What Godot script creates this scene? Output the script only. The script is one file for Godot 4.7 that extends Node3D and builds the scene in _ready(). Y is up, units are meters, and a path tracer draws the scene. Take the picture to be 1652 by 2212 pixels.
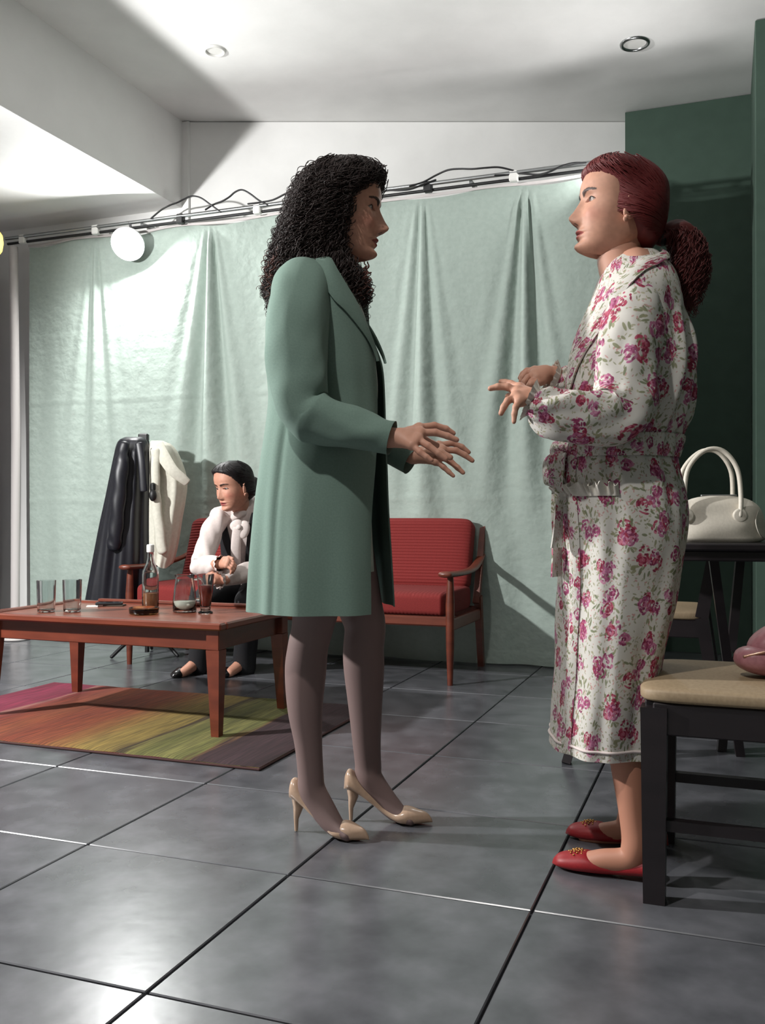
extends Node3D
# A rehearsal room: two women talking in front of a hung sage-green backdrop, a third seated on a red sofa.
# World: metres, y up, camera at x = z = 0. The floor tiles, sofa, table and backdrop share axes A (away) and B (right).

const FOCAL := 2000.0
const EYE := 0.85
const HORIZON := 1113.0
const AX := Vector3(0.347, 0, -0.938)
const BX := Vector3(0.938, 0, 0.347)
const TURN := -0.3544

var M := {}
var used_names := {}

# ---------------------------------------------------------------- mesh builder
class MB:
	var v := PackedVector3Array()
	var n := PackedVector3Array()
	var uv := PackedVector2Array()
	var c := PackedColorArray()
	var ix := PackedInt32Array()
	var col := Color.WHITE

	func tri_flat(a: Vector3, b: Vector3, d: Vector3, out: Vector3):
		var nn := (b - a).cross(d - a).normalized()
		if nn.dot(out) < 0.0:
			nn = -nn
			var t := b; b = d; d = t
		var k := v.size()
		# clockwise seen from nn
		for p in [a, d, b]:
			v.append(p); n.append(nn); c.append(col); uv.append(Vector2(p.x + p.z, p.y))
		ix.append(k); ix.append(k + 1); ix.append(k + 2)

	func quad_flat(a: Vector3, b: Vector3, d: Vector3, e: Vector3, out: Vector3):
		tri_flat(a, b, d, out); tri_flat(a, d, e, out)

	func box(ctr: Vector3, size: Vector3, bev := 0.003, bas := Basis.IDENTITY):
		var h := size * 0.5
		var k: float = min(bev, min(h.x, min(h.y, h.z)) * 0.9)
		var tr := Transform3D(bas, ctr)
		for ax in 3:
			var a1 := (ax + 1) % 3
			var a2 := (ax + 2) % 3
			for s in [-1.0, 1.0]:
				var q := []
				for uvs in [[-1, -1], [1, -1], [1, 1], [-1, 1]]:
					var p := Vector3.ZERO
					p[ax] = s * h[ax]; p[a1] = uvs[0] * (h[a1] - k); p[a2] = uvs[1] * (h[a2] - k)
					q.append(tr * p)
				var o := Vector3.ZERO; o[ax] = s
				quad_flat(q[0], q[1], q[2], q[3], bas * o)
			for s in [-1.0, 1.0]:
				for t in [-1.0, 1.0]:
					var q := []
					for e in [[0, -1], [0, 1], [1, 1], [1, -1]]:
						var p := Vector3.ZERO
						p[ax] = e[1] * (h[ax] - k)
						p[a1] = s * (h[a1] - (k if e[0] == 1 else 0.0))
						p[a2] = t * (h[a2] - (0.0 if e[0] == 1 else k))
						q.append(tr * p)
					var o := Vector3.ZERO; o[a1] = s; o[a2] = t
					quad_flat(q[0], q[1], q[2], q[3], bas * o)
		for sx in [-1.0, 1.0]:
			for sy in [-1.0, 1.0]:
				for sz in [-1.0, 1.0]:
					var s := Vector3(sx, sy, sz)
					var q := []
					for ax in 3:
						var p := s * (h - Vector3(k, k, k))
						p[ax] = s[ax] * h[ax]
						q.append(tr * p)
					tri_flat(q[0], q[1], q[2], bas * s)

	# square tapered bar from p0 to p1, side lengths s0 and s1
	func bar(p0: Vector3, p1: Vector3, s0: Vector2, s1: Vector2, side := Vector3.RIGHT):
		var t := (p1 - p0).normalized()
		var x := (side - t * side.dot(t)).normalized()
		var z := t.cross(x)
		var q := []
		for e in [[p0, s0], [p1, s1]]:
			for w in [[-1, -1], [1, -1], [1, 1], [-1, 1]]:
				q.append(e[0] + x * w[0] * e[1].x * 0.5 + z * w[1] * e[1].y * 0.5)
		for k in 4:
			var m := (k + 1) % 4
			quad_flat(q[k], q[m], q[m + 4], q[k + 4], (q[k] + q[m]) * 0.5 - p0)
		quad_flat(q[0], q[1], q[2], q[3], -t)
		quad_flat(q[4], q[5], q[6], q[7], t)

	func grid(P: PackedVector3Array, rows: int, cols: int, wrap := false, us := 1.0, vs := 1.0, C := PackedColorArray(), UV := PackedVector2Array(), auto := true):
		var base := v.size()
		var oc := cols + 1 if wrap else cols
		var N := PackedVector3Array(); N.resize(rows * cols)
		for i in rows:
			var iu := mini(i + 1, rows - 1) * cols
			var il := maxi(i - 1, 0) * cols
			for j in cols:
				var jn := j + 1
				var jp := j - 1
				if wrap:
					if jn == cols: jn = 0
					if jp < 0: jp = cols - 1
				else:
					jn = mini(jn, cols - 1); jp = maxi(jp, 0)
				var du := P[i * cols + jn] - P[i * cols + jp]
				var dv := P[iu + j] - P[il + j]
				N[i * cols + j] = du.cross(dv)
		for i in rows:   # poles
			if N[i * cols].length_squared() < 1e-20 and N[i * cols + cols / 3].length_squared() < 1e-20:
				var k := i + 1 if i == 0 else i - 1
				var s := Vector3.ZERO
				for j in cols: s += N[k * cols + j].normalized()
				for j in cols: N[i * cols + j] = s
		var flip := false
		if auto:
			var m := Vector3.ZERO
			for p in P: m += p
			m /= P.size()
			var vol := 0.0
			for k in P.size():
				vol += (P[k] - m).dot(N[k])
			flip = vol < 0.0
		for i in rows:
			for j in oc:
				var k := i * cols + (j % cols)
				v.append(P[k])
				var nn := N[k].normalized()
				n.append(-nn if flip else nn)
				c.append(C[k] if C.size() > 0 else col)
				if UV.size() > 0:
					uv.append(UV[i * oc + j])
				else:
					uv.append(Vector2(us * j / float(oc - 1), vs * i / float(rows - 1)))
		for i in rows - 1:
			for j in oc - 1:
				var a := base + i * oc + j
				var b := a + 1
				var d := a + oc
				var e := d + 1
				if flip:
					ix.append(a); ix.append(b); ix.append(d); ix.append(b); ix.append(e); ix.append(d)
				else:
					ix.append(a); ix.append(d); ix.append(b); ix.append(b); ix.append(d); ix.append(e)

	# an open sheet with thickness along its normals
	func sheet(P: PackedVector3Array, rows: int, cols: int, thick: float, us := 1.0, vs := 1.0, UV := PackedVector2Array(), inward := false):
		var k0 := v.size()
		grid(P, rows, cols, false, us, vs, PackedColorArray(), UV, inward)
		var Q := PackedVector3Array(); Q.resize(rows * cols)
		for k in rows * cols: Q[k] = P[k] - n[k0 + k] * thick
		var R := PackedVector3Array()
		var UR := PackedVector2Array()
		for i in rows:
			for j in cols:
				R.append(Q[i * cols + (cols - 1 - j)])
				UR.append(uv[k0 + i * cols + (cols - 1 - j)])
		# back face: same winding sense as the front after mirroring the columns
		var front := n[k0 + (rows / 2) * cols + cols / 2]
		var k1 := v.size()
		grid(R, rows, cols, false, us, vs, PackedColorArray(), UR, false)
		if n[k1 + (rows / 2) * cols + cols - 1 - cols / 2].dot(front) > 0.0:
			for k in range(k1, v.size()): n[k] = -n[k]
			var f := ix.size() - (rows - 1) * (cols - 1) * 6
			for k in range(f, ix.size(), 3):
				var t := ix[k + 1]; ix[k + 1] = ix[k + 2]; ix[k + 2] = t
		var E := []
		for j in cols: E.append(j)
		for i in range(1, rows): E.append(i * cols + cols - 1)
		for j in range(1, cols): E.append((rows - 1) * cols + cols - 1 - j)
		for i in range(1, rows - 1): E.append((rows - 1 - i) * cols)
		E.append(0)
		var mid := P[(rows / 2) * cols + cols / 2]
		for k in E.size() - 1:
			quad_flat(P[E[k]], P[E[k + 1]], Q[E[k + 1]], Q[E[k]], P[E[k]] - mid)

	static func spline(pts: Array, per: int) -> Array:
		var o := []
		for i in pts.size() - 1:
			var p0 = pts[maxi(i - 1, 0)]
			var p1 = pts[i]
			var p2 = pts[i + 1]
			var p3 = pts[mini(i + 2, pts.size() - 1)]
			for k in per:
				var t := k / float(per)
				o.append(0.5 * ((2.0 * p1) + (p2 - p0) * t + (2.0 * p0 - 5.0 * p1 + 4.0 * p2 - p3) * t * t + (3.0 * p1 - p0 - 3.0 * p2 + p3) * t * t * t))
		o.append(pts[pts.size() - 1])
		return o

	# swept tube; radii are Vector2 (across "side", across the other way); cap 0 open, 1 flat, 2 round
	func tube(pts: Array, rad: Array, segs := 10, cap := 2, side := Vector3(0.001, 0, 1), disp = null, us := 1.0, vs := 1.0, ccol = null):
		var P := PackedVector3Array()
		var C := PackedColorArray()
		var rows := 0
		var np := pts.size()
		var x := side
		var T := []
		for i in np:
			var a: Vector3 = pts[maxi(i - 1, 0)]
			var b: Vector3 = pts[mini(i + 1, np - 1)]
			T.append((b - a).normalized())
		var rings := []
		var cn := 4
		for i in np:
			var r: Vector2 = rad[i] if rad[i] is Vector2 else Vector2(rad[i], rad[i])
			if i == 0 and cap == 2:
				for k in cn: 
					var th := PI * 0.5 * k / cn
					rings.append([pts[0] - T[0] * cos(th) * minf(r.x, r.y), T[0], r * maxf(sin(th), 0.002), 0.0])
			rings.append([pts[i], T[i], r, i / float(np - 1)])
			if i == np - 1 and cap == 2:
				for k in cn:
					var th := PI * 0.5 * (k + 1) / cn
					rings.append([pts[i] + T[i] * sin(th) * minf(r.x, r.y), T[i], r * maxf(cos(th), 0.002), 1.0])
		for rg in rings:
			var t: Vector3 = rg[1]
			x = (x - t * x.dot(t)).normalized()
			var y := t.cross(x)
			for j in segs:
				var ang := TAU * j / segs
				var f := 1.0
				if disp != null: f = disp.call(rg[3], ang)
				P.append(rg[0] + (x * cos(ang) * rg[2].x + y * sin(ang) * rg[2].y) * f)
				if ccol != null: C.append(ccol.call(rg[3], ang))
			rows += 1
		grid(P, rows, segs, true, us, vs, C)
		if cap == 1:
			for e in 2:
				var o := 0 if e == 0 else (rows - 1) * segs
				var tt: Vector3 = -T[0] if e == 0 else T[np - 1]
				var m: Vector3 = pts[0] if e == 0 else pts[np - 1]
				for j in segs:
					tri_flat(m, P[o + j], P[o + (j + 1) % segs], tt)

	func lathe(prof: Array, ctr: Vector3, segs := 24, bas := Basis.IDENTITY, us := 1.0, vs := 1.0):
		var P := PackedVector3Array()
		for p in prof:
			for j in segs:
				var a := TAU * j / segs
				P.append(ctr + bas * Vector3(p.x * cos(a), p.y, p.x * sin(a)))
		grid(P, prof.size(), segs, true, us, vs)

	# superellipsoid
	func pillow(ctr: Vector3, half: Vector3, e1 := 0.4, e2 := 0.4, bas := Basis.IDENTITY, rows := 14, cols := 24):
		var P := PackedVector3Array()
		for i in rows:
			var a := -PI / 2 + PI * i / (rows - 1)
			var ca := pow(maxf(cos(a), 0.0), e1)
			var sa := signf(sin(a)) * pow(absf(sin(a)), e1)
			if i == 0 or i == rows - 1: ca = 0.0
			for j in cols:
				var b := TAU * j / cols
				P.append(ctr + bas * Vector3(half.x * ca * signf(cos(b)) * pow(absf(cos(b)), e2), half.y * sa, half.z * ca * signf(sin(b)) * pow(absf(sin(b)), e2)))
		grid(P, rows, cols, true)

	func mesh() -> ArrayMesh:
		var a := []
		a.resize(Mesh.ARRAY_MAX)
		a[Mesh.ARRAY_VERTEX] = v; a[Mesh.ARRAY_NORMAL] = n; a[Mesh.ARRAY_TEX_UV] = uv; a[Mesh.ARRAY_COLOR] = c; a[Mesh.ARRAY_INDEX] = ix
		var m := ArrayMesh.new()
		m.add_surface_from_arrays(Mesh.PRIMITIVE_TRIANGLES, a)
		return m

# ---------------------------------------------------------------- implicit surface (surface nets)
class Field:
	var o := Vector3.ZERO
	var h := 0.003
	var nx := 0
	var ny := 0
	var nz := 0
	var f := PackedFloat32Array()

	func _init(lo: Vector3, hi: Vector3, cell: float):
		o = lo; h = cell
		nx = int(ceil((hi.x - lo.x) / h)) + 1
		ny = int(ceil((hi.y - lo.y) / h)) + 1
		nz = int(ceil((hi.z - lo.z) / h)) + 1
		f.resize(nx * ny * nz); f.fill(0.05)

	func capsule(a: Vector3, b: Vector3, ra: float, rb: float, k := 0.006):
		var m := maxf(ra, rb) + k + h * 2.0
		var x0 := clampi(int((minf(a.x, b.x) - m - o.x) / h), 0, nx - 1)
		var x1 := clampi(int((maxf(a.x, b.x) + m - o.x) / h) + 1, 0, nx - 1)
		var y0 := clampi(int((minf(a.y, b.y) - m - o.y) / h), 0, ny - 1)
		var y1 := clampi(int((maxf(a.y, b.y) + m - o.y) / h) + 1, 0, ny - 1)
		var z0 := clampi(int((minf(a.z, b.z) - m - o.z) / h), 0, nz - 1)
		var z1 := clampi(int((maxf(a.z, b.z) + m - o.z) / h) + 1, 0, nz - 1)
		var d := b - a
		var dd := maxf(d.length_squared(), 1e-9)
		for z in range(z0, z1 + 1):
			for y in range(y0, y1 + 1):
				var row := (z * ny + y) * nx
				for x in range(x0, x1 + 1):
					var p := o + Vector3(x, y, z) * h - a
					var t := clampf(p.dot(d) / dd, 0.0, 1.0)
					var s := (p - d * t).length() - ra - (rb - ra) * t
					var q := f[row + x]
					var e := k - absf(s - q)
					var r := minf(s, q)
					if e > 0.0: r -= e * e / (4.0 * k)
					f[row + x] = r

	func add_to(mb: MB, color: Callable):
		var id := {}
		var sx := 1
		var sy := nx
		var sz := nx * ny
		var corner := [0, sx, sy, sx + sy, sz, sx + sz, sy + sz, sx + sy + sz]
		var edges := [[0, 1], [2, 3], [4, 5], [6, 7], [0, 2], [1, 3], [4, 6], [5, 7], [0, 4], [1, 5], [2, 6], [3, 7]]
		for z in nz - 1:
			for y in ny - 1:
				var row := (z * ny + y) * nx
				for x in nx - 1:
					var k := row + x
					var neg := f[k] < 0.0
					if (f[k + sx] < 0.0) == neg and (f[k + sy] < 0.0) == neg and (f[k + sz] < 0.0) == neg and (f[k + sx + sy] < 0.0) == neg and (f[k + sx + sz] < 0.0) == neg and (f[k + sy + sz] < 0.0) == neg and (f[k + sx + sy + sz] < 0.0) == neg:
						continue
					var s := Vector3.ZERO
					var c := 0
					for e in edges:
						var fa := f[k + corner[e[0]]]
						var fb := f[k + corner[e[1]]]
						if (fa < 0.0) != (fb < 0.0):
							var t := fa / (fa - fb)
							var pa := Vector3(e[0] & 1, (e[0] >> 1) & 1, e[0] >> 2)
							var pb := Vector3(e[1] & 1, (e[1] >> 1) & 1, e[1] >> 2)
							s += pa.lerp(pb, t); c += 1
					var g := Vector3(f[k + sx] - f[k] + f[k + sx + sy + sz] - f[k + sy + sz], f[k + sy] - f[k] + f[k + sx + sy + sz] - f[k + sx + sz], f[k + sz] - f[k] + f[k + sx + sy + sz] - f[k + sx + sy])
					id[k] = mb.v.size()
					var p := o + (Vector3(x, y, z) + s / c) * h
					mb.v.append(p); mb.n.append(g.normalized()); mb.uv.append(Vector2(p.x, p.y)); mb.c.append(color.call(p))
		for k in id:
			var x: int = k % nx
			var y: int = (k / nx) % ny
			var z: int = k / sz
			var st := [[sx, sy, sz], [sy, sz, sx], [sz, sx, sy]]
			var pos := [x, y, z]
			for ax in 3:
				var e: Array = st[ax]
				if pos[(ax + 1) % 3] == 0 or pos[(ax + 2) % 3] == 0: continue
				var fa := f[k]
				var fb := f[k + e[0]]
				if (fa < 0.0) == (fb < 0.0): continue
				var a: int = id.get(k - e[1] - e[2], -1)
				var b: int = id.get(k - e[2], -1)
				var c: int = id[k]
				var d: int = id.get(k - e[1], -1)
				if a < 0 or b < 0 or d < 0: continue
				if fa < 0.0:
					for w in [a, c, b, a, d, c]: mb.ix.append(w)
				else:
					for w in [a, b, c, a, c, d]: mb.ix.append(w)

# ---------------------------------------------------------------- small helpers
func px(x: float, y: float, d: float) -> Vector3:
	return Vector3((x - 826.0) / FOCAL * d, EYE - (y - HORIZON) / FOCAL * d, -d)

func ab(a: float, y: float, b: float) -> Vector3:
	return AX * a + BX * b + Vector3(0, y, 0)

func tab(t: float, xs: Array, ys: Array) -> float:
	# smooth table lookup (Catmull-Rom on uneven knots, linear at the ends)
	var n := xs.size()
	if t <= xs[0]: return ys[0]
	if t >= xs[n - 1]: return ys[n - 1]
	var i := 0
	while t > xs[i + 1]: i += 1
	var x0: float = xs[i]
	var x1: float = xs[i + 1]
	var y0: float = ys[i]
	var y1: float = ys[i + 1]
	var m: float = (y1 - y0) / (x1 - x0)
	var ma: float = m if i == 0 else (y1 - ys[i - 1]) / (x1 - xs[i - 1])
	var mb: float = m if i == n - 2 else (ys[i + 2] - y0) / (xs[i + 2] - x0)
	var u := (t - x0) / (x1 - x0)
	var l := x1 - x0
	var u2 := u * u
	var u3 := u2 * u
	return (2 * u3 - 3 * u2 + 1) * y0 + (u3 - 2 * u2 + u) * l * ma + (-2 * u3 + 3 * u2) * y1 + (u3 - u2) * l * mb

func gs(x: float, s: float) -> float:
	var q := x / s
	return exp(-q * q) if absf(q) < 3.2 else 0.0

func numbered(called: String) -> String:
	var k: int = used_names.get(called, 0)
	used_names[called] = k + 1
	return called if k == 0 else "%s_%03d" % [called, k]

func tag(o: Node, label: String, category: String, group := ""):
	o.set_meta("label", label); o.set_meta("category", category)
	if group != "": o.set_meta("group", group)

func thing(called: String, label: String, category: String, at := Vector3.ZERO, turn := 0.0, group := "") -> Node3D:
	var o := Node3D.new()
	o.name = numbered(called)
	add_child(o)
	o.position = at; o.rotation.y = turn
	tag(o, label, category, group)
	return o

func part(called: String, mb: MB, m: Material, parent: Node, label := "") -> MeshInstance3D:
	var o := MeshInstance3D.new()
	o.name = called if parent != self else numbered(called)
	o.mesh = mb.mesh()
	o.material_override = m
	parent.add_child(o, true)
	if label != "": o.set_meta("label", label)
	return o

func structure(called: String, mb: MB, m: Material, label := "") -> MeshInstance3D:
	var o := part(called, mb, m, self, label)
	o.set_meta("kind", "structure")
	return o

func mat(r: int, g: int, b: int, rough := 0.7, metal := 0.0) -> StandardMaterial3D:
	var m := StandardMaterial3D.new()
	m.albedo_color = Color8(r, g, b)
	m.roughness = rough; m.metallic = metal
	return m

func noise_tex(c0: Color, c1: Color, freq: float, oct := 4, size := 256, seed := 1, sx := 1.0, sy := 1.0) -> ImageTexture:
	var fn := FastNoiseLite.new()
	fn.seed = seed; fn.frequency = freq; fn.fractal_octaves = oct; fn.noise_type = FastNoiseLite.TYPE_SIMPLEX_SMOOTH
	var src: Image
	if sx == 1.0 and sy == 1.0:
		src = fn.get_seamless_image(size, size)
	else:
		src = fn.get_seamless_image(int(size / sx), int(size / sy))
		src.resize(size, size, Image.INTERPOLATE_CUBIC)
	src.convert(Image.FORMAT_L8)
	var d := src.get_data()
	var out := PackedByteArray(); out.resize(size * size * 3)
	for k in size * size:
		var q := c0.lerp(c1, d[k] / 255.0)
		out[k * 3] = q.r8; out[k * 3 + 1] = q.g8; out[k * 3 + 2] = q.b8
	return ImageTexture.create_from_image(Image.create_from_data(size, size, false, Image.FORMAT_RGB8, out))

func mat_noise(c0: Color, c1: Color, freq: float, scale: float, rough := 0.8, oct := 4, seed := 1, sx := 1.0, sy := 1.0) -> StandardMaterial3D:
	var m := StandardMaterial3D.new()
	m.albedo_texture = noise_tex(c0, c1, freq, oct, 256, seed, sx, sy)
	m.uv1_triplanar = true
	m.uv1_world_triplanar = false
	m.uv1_scale = Vector3.ONE * scale
	m.roughness = rough
	return m

func relief(m: StandardMaterial3D, freq: float, depth_cm: float, oct := 3, seed := 7):
	m.heightmap_enabled = true
	m.heightmap_texture = noise_tex(Color.BLACK, Color.WHITE, freq, oct, 256, seed)
	m.heightmap_scale = depth_cm

func glass(r: int, g: int, b: int) -> StandardMaterial3D:
	var m := StandardMaterial3D.new()
	m.albedo_color = Color8(r, g, b, 0)
	m.roughness = 0.03
	m.refraction_enabled = true
	m.refraction_scale = 0.05
	return m

func emit(c: Color, e: float) -> StandardMaterial3D:
	var m := StandardMaterial3D.new()
	m.albedo_color = Color.WHITE
	m.emission_enabled = true
	m.emission = c
	m.emission_energy_multiplier = e
	return m

# ---------------------------------------------------------------- setting
func make_materials():
	M.white_wall = mat_noise(Color8(230, 229, 227), Color8(239, 238, 236), 0.02, 0.5, 0.9)
	M.green_wall = mat_noise(Color8(60, 80, 69), Color8(68, 89, 77), 0.03, 0.8, 0.75)
	M.grout = mat(42, 43, 47, 0.9)
	M.tiles = []
	for k in 3:
		var t := StandardMaterial3D.new()
		t.albedo_texture = noise_tex(Color8(66 + 3 * k, 67 + 3 * k, 71 + 3 * k), Color8(99 + 3 * k, 99 + 3 * k, 104 + 3 * k), 0.012, 6, 512, 30 + k)
		t.uv1_triplanar = true; t.uv1_world_triplanar = true
		t.uv1_scale = Vector3.ONE * 0.9
		t.uv1_offset = Vector3(0.37 * k, 0, 0.21 * k)
		t.roughness = 0.27
		t.metallic_specular = 0.68
		relief(t, 0.06, 0.02, 4, 40 + k)
		M.tiles.append(t)
	M.cloth_sage = mat_noise(Color8(152, 165, 157), Color8(163, 176, 168), 0.05, 2.0, 0.85, 5, 3)
	relief(M.cloth_sage, 0.02, 0.5, 4, 9)
	M.cloth_sage.backlight_enabled = true
	M.cloth_sage.backlight = Color(0.22, 0.25, 0.23)
	M.burgundy = mat_noise(Color8(58, 22, 34), Color8(76, 30, 44), 0.05, 3.0, 0.8)
	M.lilac = mat_noise(Color8(96, 90, 100), Color8(112, 105, 114), 0.05, 3.0, 0.8)
	M.white_strip = mat(200, 194, 192, 0.8)
	M.chrome = mat(170, 172, 172, 0.25, 1.0)
	M.steel = mat(150, 152, 152, 0.4, 1.0)
	M.black = mat(18, 18, 20, 0.5)
	M.white_plastic = mat(225, 224, 220, 0.4)
	var wood := mat_noise(Color8(88, 38, 24), Color8(120, 56, 36), 0.02, 3.0, 0.35, 5, 11, 8.0, 1.0)
	wood.clearcoat_enabled = true; wood.clearcoat = 0.35; wood.clearcoat_roughness = 0.25
	M.wood = wood
	M.wood_top = mat_noise(Color8(104, 56, 42), Color8(132, 76, 60), 0.02, 2.2, 0.28, 5, 12, 8.0, 1.0)
	M.sofa_wood = mat_noise(Color8(86, 38, 26), Color8(112, 54, 36), 0.02, 3.0, 0.4, 5, 13, 8.0, 1.0)
	M.red_cloth = mat_noise(Color8(108, 27, 26), Color8(130, 36, 33), 0.08, 6.0, 0.9, 4, 14)
	M.dark_wood = mat_noise(Color8(26, 21, 24), Color8(36, 29, 32), 0.02, 3.0, 0.4, 5, 15, 8.0, 1.0)
	M.beige = mat_noise(Color8(140, 120, 94), Color8(160, 140, 112), 0.06, 5.0, 0.6, 4, 16)

func room():
	# floor: a dark grout bed with every tile laid on it
	var m := MB.new()
	m.box(ab(1.9, -0.06, -1.4), Vector3(8.6, 0.1, 9.4), 0.001, Basis(Vector3.UP, TURN))
	var floor_node := structure("floor", m, M.grout, "grey stone-look tiled floor with dark joints")
	var size := 0.578
	var tile := MB.new()
	tile.box(Vector3(0, -0.0055, 0), Vector3(size - 0.006, 0.011, size - 0.006), 0.0022)
	var tm := tile.mesh()
	var p2 := px(625, 1888, 1700.0 / 775.0)
	var a0 := p2.dot(AX)
	var b0 := p2.dot(BX)
	var rng := RandomNumberGenerator.new(); rng.seed = 5
	for i in range(-7, 8):
		for j in range(-9, 8):
			var a := a0 + (i + 0.5) * size
			var b := b0 + (j + 0.5) * size
			if a < -2.2 or a > 6.1 or b < -5.4 or b > 2.6: continue
			var o := MeshInstance3D.new()
			o.name = "tile"
			o.mesh = tm
			o.material_override = M.tiles[rng.randi() % 3]
			floor_node.add_child(o, true)
			o.position = ab(a, rng.randf_range(-0.0006, 0.0), b)
			o.rotation.y = TURN

	# back wall left of the corner, parallel to the backdrop
	m = MB.new(); m.box(ab(5.35, 1.71, -4.5), Vector3(2.4, 3.46, 0.2), 0.001, Basis(Vector3.UP, TURN))
	structure("wall_back_left", m, M.white_wall, "white wall strip above the backdrop rail")
	# angled white wall from the corner to the green wall
	m = MB.new()
	m.box(Vector3(0.35, 1.71, -6.19), Vector3(3.4, 3.46, 0.2), 0.001)
	structure("wall_back", m, M.white_wall, "white wall above the backdrop rail")
	# dark green walls on the right
	m = MB.new(); m.box(ab(6.215, 1.71, 0.7), Vector3(2.6, 3.46, 0.2), 0.001, Basis(Vector3.UP, TURN))
	structure("wall_green", m, M.green_wall, "dark green painted wall")
	m = MB.new(); m.box(ab(5.7, 1.71, 1.42), Vector3(2.54, 3.46, 0.98), 0.004, Basis(Vector3.UP, TURN))
	structure("wall_green_projection", m, M.green_wall, "projecting dark green wall at the right")
	m = MB.new(); m.box(ab(1.6, 1.71, 2.7), Vector3(0.2, 3.46, 8.4), 0.001, Basis(Vector3.UP, TURN))
	structure("wall_right", m, M.green_wall)
	m = MB.new(); m.box(ab(1.6, 1.71, -5.75), Vector3(0.2, 3.46, 8.4), 0.001, Basis(Vector3.UP, TURN))
	structure("wall_left", m, M.white_wall)
	m = MB.new(); m.box(ab(-2.4, 1.71, -1.5), Vector3(8.8, 3.46, 0.2), 0.001, Basis(Vector3.UP, TURN))
	structure("wall_front", m, M.white_wall)
	# ceiling, high part and lowered part on the left
	m = MB.new(); m.box(ab(2.0, 3.545, -1.4), Vector3(9.0, 0.2, 9.6), 0.001, Basis(Vector3.UP, TURN))
	structure("ceiling", m, M.white_wall, "white ceiling")
	m = MB.new(); m.box(ab(1.5, 3.16, -4.6), Vector3(2.5, 0.574, 7.6), 0.002, Basis(Vector3.UP, TURN))
	structure("ceiling_lowered", m, M.white_wall, "lowered white ceiling box along the left side")

	downlight(Vector3((463 - 826) / FOCAL * 5.16, 3.445, -5.16), 0.062, "unlit recessed downlight with a plain white rim")
	downlight(Vector3((1372 - 826) / FOCAL * 5.083, 3.445, -5.083), 0.082, "unlit recessed downlight with a chrome rim, above the green wall corner", true)

func downlight(at: Vector3, r: float, label: String, chrome := false):
	var t := thing("ceiling_downlight", label, "ceiling light", at)
	var m := MB.new()
	m.lathe([Vector2(r * 0.74, 0.004), Vector2(r * 0.76, -0.008), Vector2(r * 0.86, -0.012), Vector2(r * 0.97, -0.008), Vector2(r, 0.0), Vector2(r * 0.98, 0.004)], Vector3.ZERO, 32)
	part("rim", m, M.chrome if chrome else M.white_plastic, t)
	m = MB.new()
	m.lathe([Vector2(0.0005, -0.002), Vector2(r * 0.4, -0.003), Vector2(r * 0.78, -0.001)], Vector3.ZERO, 28)
	part("glass_cover", m, M.white_plastic, t)

func lit_downlight(at: Vector3, energy: float):
	var t := thing("ceiling_downlight", "lit recessed downlight in the ceiling over the front of the room", "ceiling light", at)
	var m := MB.new()
	var r := 0.08
	m.lathe([Vector2(r * 0.74, 0.004), Vector2(r * 0.76, -0.008), Vector2(r * 0.86, -0.012), Vector2(r * 0.97, -0.008), Vector2(r, 0.0), Vector2(r * 0.98, 0.004)], Vector3.ZERO, 32)
	part("rim", m, M.white_plastic, t)
	m = MB.new()
	m.lathe([Vector2(0.0005, -0.003), Vector2(r * 0.4, -0.003), Vector2(r * 0.76, -0.002)], Vector3.ZERO, 28)
	part("bulb_glass", m, emit(Color(1.0, 0.97, 0.93), 10.0), t)
	var l := SpotLight3D.new()
	l.name = "downlight_beam"
	l.light_energy = energy
	l.light_color = Color(1.0, 0.99, 0.975)
	l.light_size = 0.05
	l.spot_range = 12.0
	l.spot_angle = 72.0
	l.spot_angle_attenuation = 0.6
	l.shadow_enabled = true
	t.add_child(l)
	l.position = Vector3(0, -0.03, 0)
	l.rotation.x = -PI / 2

# ---------------------------------------------------------------- backdrop
func curtain_bulge(b: float, y: float) -> float:
	# folds of the hung cloth, positive towards the room
	var top := 2.70
	var k := clampf((top - y) / 2.7, 0.0, 1.0)
	var s := 0.0
	# fans that open downwards from the points where the cloth is pinned
	for pin in [[-3.07, 0.75, 0.07], [-1.05, 0.7, 0.06], [-2.35, 0.6, 0.035], [-3.95, 0.6, 0.03], [-1.65, 0.6, 0.04]]:
		var w: float = 0.02 + pin[1] * 0.30 * k
		var q: float = (b - pin[0]) / w
		var live := smoothstep(0.0, 0.05, k) * (1.0 - smoothstep(0.35, 0.85, k))
		s += pin[2] * live * exp(-q * q * 0.35) * cos(q * 3.6) * (0.35 + k)
	s += 0.016 * sin(b * 7.3 + 0.6 * sin(y * 1.1)) * (0.5 + k * 0.7) + 0.009 * sin(b * 15.1 + 1.3 + 0.5 * sin(y * 0.9 + 1.0)) * (0.3 + k)
	s += 0.005 * sin(b * 31.0 + y * 1.3) * k
	# creases where the cloth was folded away
	s += 0.004 * gs(y - 1.62, 0.012) + 0.003 * gs(y - 0.95, 0.012)
	s += 0.004 * gs(b + 3.62, 0.008) + 0.004 * gs(b + 2.05, 0.008)
	return s

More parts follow.
